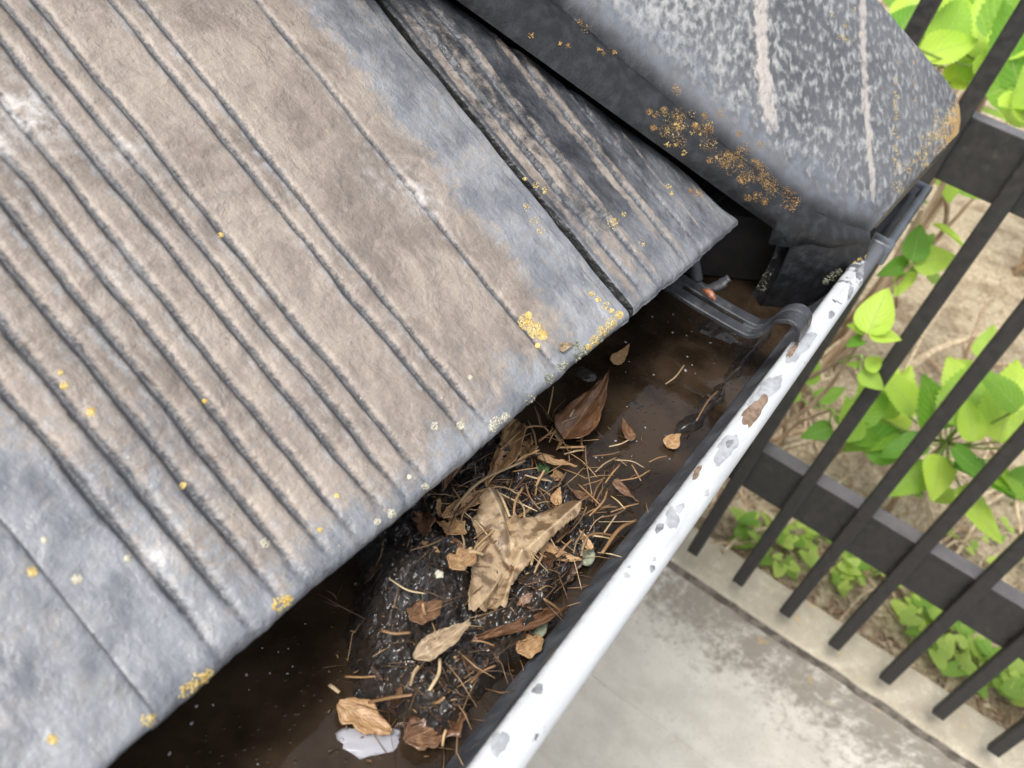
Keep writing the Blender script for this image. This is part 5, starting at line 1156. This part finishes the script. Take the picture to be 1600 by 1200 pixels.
for i, (a, b, r, lift) in enumerate(STICKS):
    def lifted(px, py):
        z = SOIL - CZ + lift; p = at_z(px, py, z) if ray(px, py).z < -0.1 else at_x(px, py, 2.2)
        if p.x > 3.0 or p.x < 1.3: p = at_x(px, py, 2.2)
        return p
    p0, p1 = lifted(*a), lifted(*b)
    q = random.Random(i); c = (p0 + p1) / 2
    pts = curve_pts([p0, p0.lerp(p1, 0.35) + Vector((q.uniform(-1, 1), q.uniform(-1, 1), q.uniform(-0.3, 1))) * 0.025, p0.lerp(p1, 0.7) + Vector((q.uniform(-1, 1), q.uniform(-1, 1), q.uniform(-0.3, 1))) * 0.02, p1], 6); n = len(pts)
    # a lifted stick is an old stem that still leans on the soil
    if lift > 0.09:
        low = pts[0] if pts[0].x < pts[-1].x else pts[-1]
        foot = foot_of(low.x + 0.05, low.y + q.uniform(-0.06, 0.06))
        pts = ([foot] + pts) if low is pts[0] else (pts + [foot]); n = len(pts)
    o = obj('dead_stem', tube('dead_stem', [p - c for p in pts], [r * (1 - 0.35 * k_ / n) * 0.8 for k_ in range(n)], 7), MT['stick'] if i % 3 else MT['bark'], None, {0: 'long pale stem lying just above the lower fence rail', 2: 'thickest brown branch slanting behind the middle fence bars', 18: 'thick pale branch rising behind the upper fence rail'}.get(i, 'dry brown dead stem lying among the hydrangeas'), 'stick', 'dead stems behind the fence'); o.location = c
q = random.Random(313)
for i in range(96):
    x = 1.42 + q.random() ** 1.6 * 1.1; y = q.uniform(-0.70, 0.35); L = q.uniform(0.18, 0.6); an = q.gauss(0.5, 0.7) + (math.pi / 2 if q.random() < 0.3 else 0)
    ft = foot_of(x, y); up_ = q.uniform(0.02, 0.5) if i % 2 else q.uniform(0.0, 0.08)
    tp = ft + Vector((math.cos(an) * L, math.sin(an) * L, 0.02 + up_ * L)); r = q.uniform(0.0018, 0.0066)
    if tp.x < 1.40: continue
    pts = curve_pts([ft, ft.lerp(tp, 0.4) + Vector((q.uniform(-1, 1), q.uniform(-1, 1), q.uniform(0, 1.2))) * 0.03, ft.lerp(tp, 0.75) + Vector((q.uniform(-1, 1), q.uniform(-1, 1), q.uniform(0, 1))) * 0.03, tp], 5); n = len(pts)
    o = obj('dead_stem', tube('dead_stem', [p - ft for p in pts], [r * (1 - 0.5 * k_ / n) for k_ in range(n)], 6), MT['stick'] if i % 4 else MT['bark'], None, 'thin dry stem lying or leaning among the hydrangeas', 'stick', 'thin dead stems behind the fence'); o.location = ft
# loose litter and crumbs of soil: nobody could count them
V, Fc, va, base = [], [], [], 0
rr = random.Random(77)
for i in range(8000):
    x = 1.385 + rr.random() ** 1.8 * 2.2; y = rr.uniform(-1.3, 0.9); z = float(0)
    V.append((x, y, 0)); va.append(rr.random())
Pq = np.array(V); Zs = soil_z(Pq[:, 0], Pq[:, 1]) + (0.007 * fbm(Pq[:, 0] * 22, Pq[:, 1] * 22, 0, 9, 4)); V2, Fc, va2, base = [], [], [], 0
for (x, y, _), z, c in zip(V, Zs.tolist(), va):
    near = x < 1.75; L = rr.uniform(0.008, 0.034) if near else rr.uniform(0.006, 0.020); wd = L * rr.uniform(0.12, 0.42); an = rr.uniform(0, 6.28)
    d = Vector((math.cos(an), math.sin(an), rr.uniform(-0.25, 0.25))); s_ = Vector((-math.sin(an), math.cos(an), rr.uniform(-0.5, 0.5))); p = Vector((x, y, z + 0.004)); b_ = Vector((0, 0, L * rr.uniform(0.05, 0.25)))
    for q in (p - d * L / 2, p - s_ * wd / 2 + b_, p + d * L / 2, p + s_ * wd / 2 + b_, p + b_ * 0.2): V2.append(tuple(q))
    Fc += [(base, base + 1, base + 4), (base + 1, base + 2, base + 4), (base + 2, base + 3, base + 4), (base + 3, base, base + 4)]; va2 += [c] * 5; base += 5
o = obj('leaf_litter', mesh('leaf_litter', V2, Fc, True, dict(vary=va2)), MT['chips'], label='dry leaf litter strewn over the garden soil', cat='litter', kind='stuff')
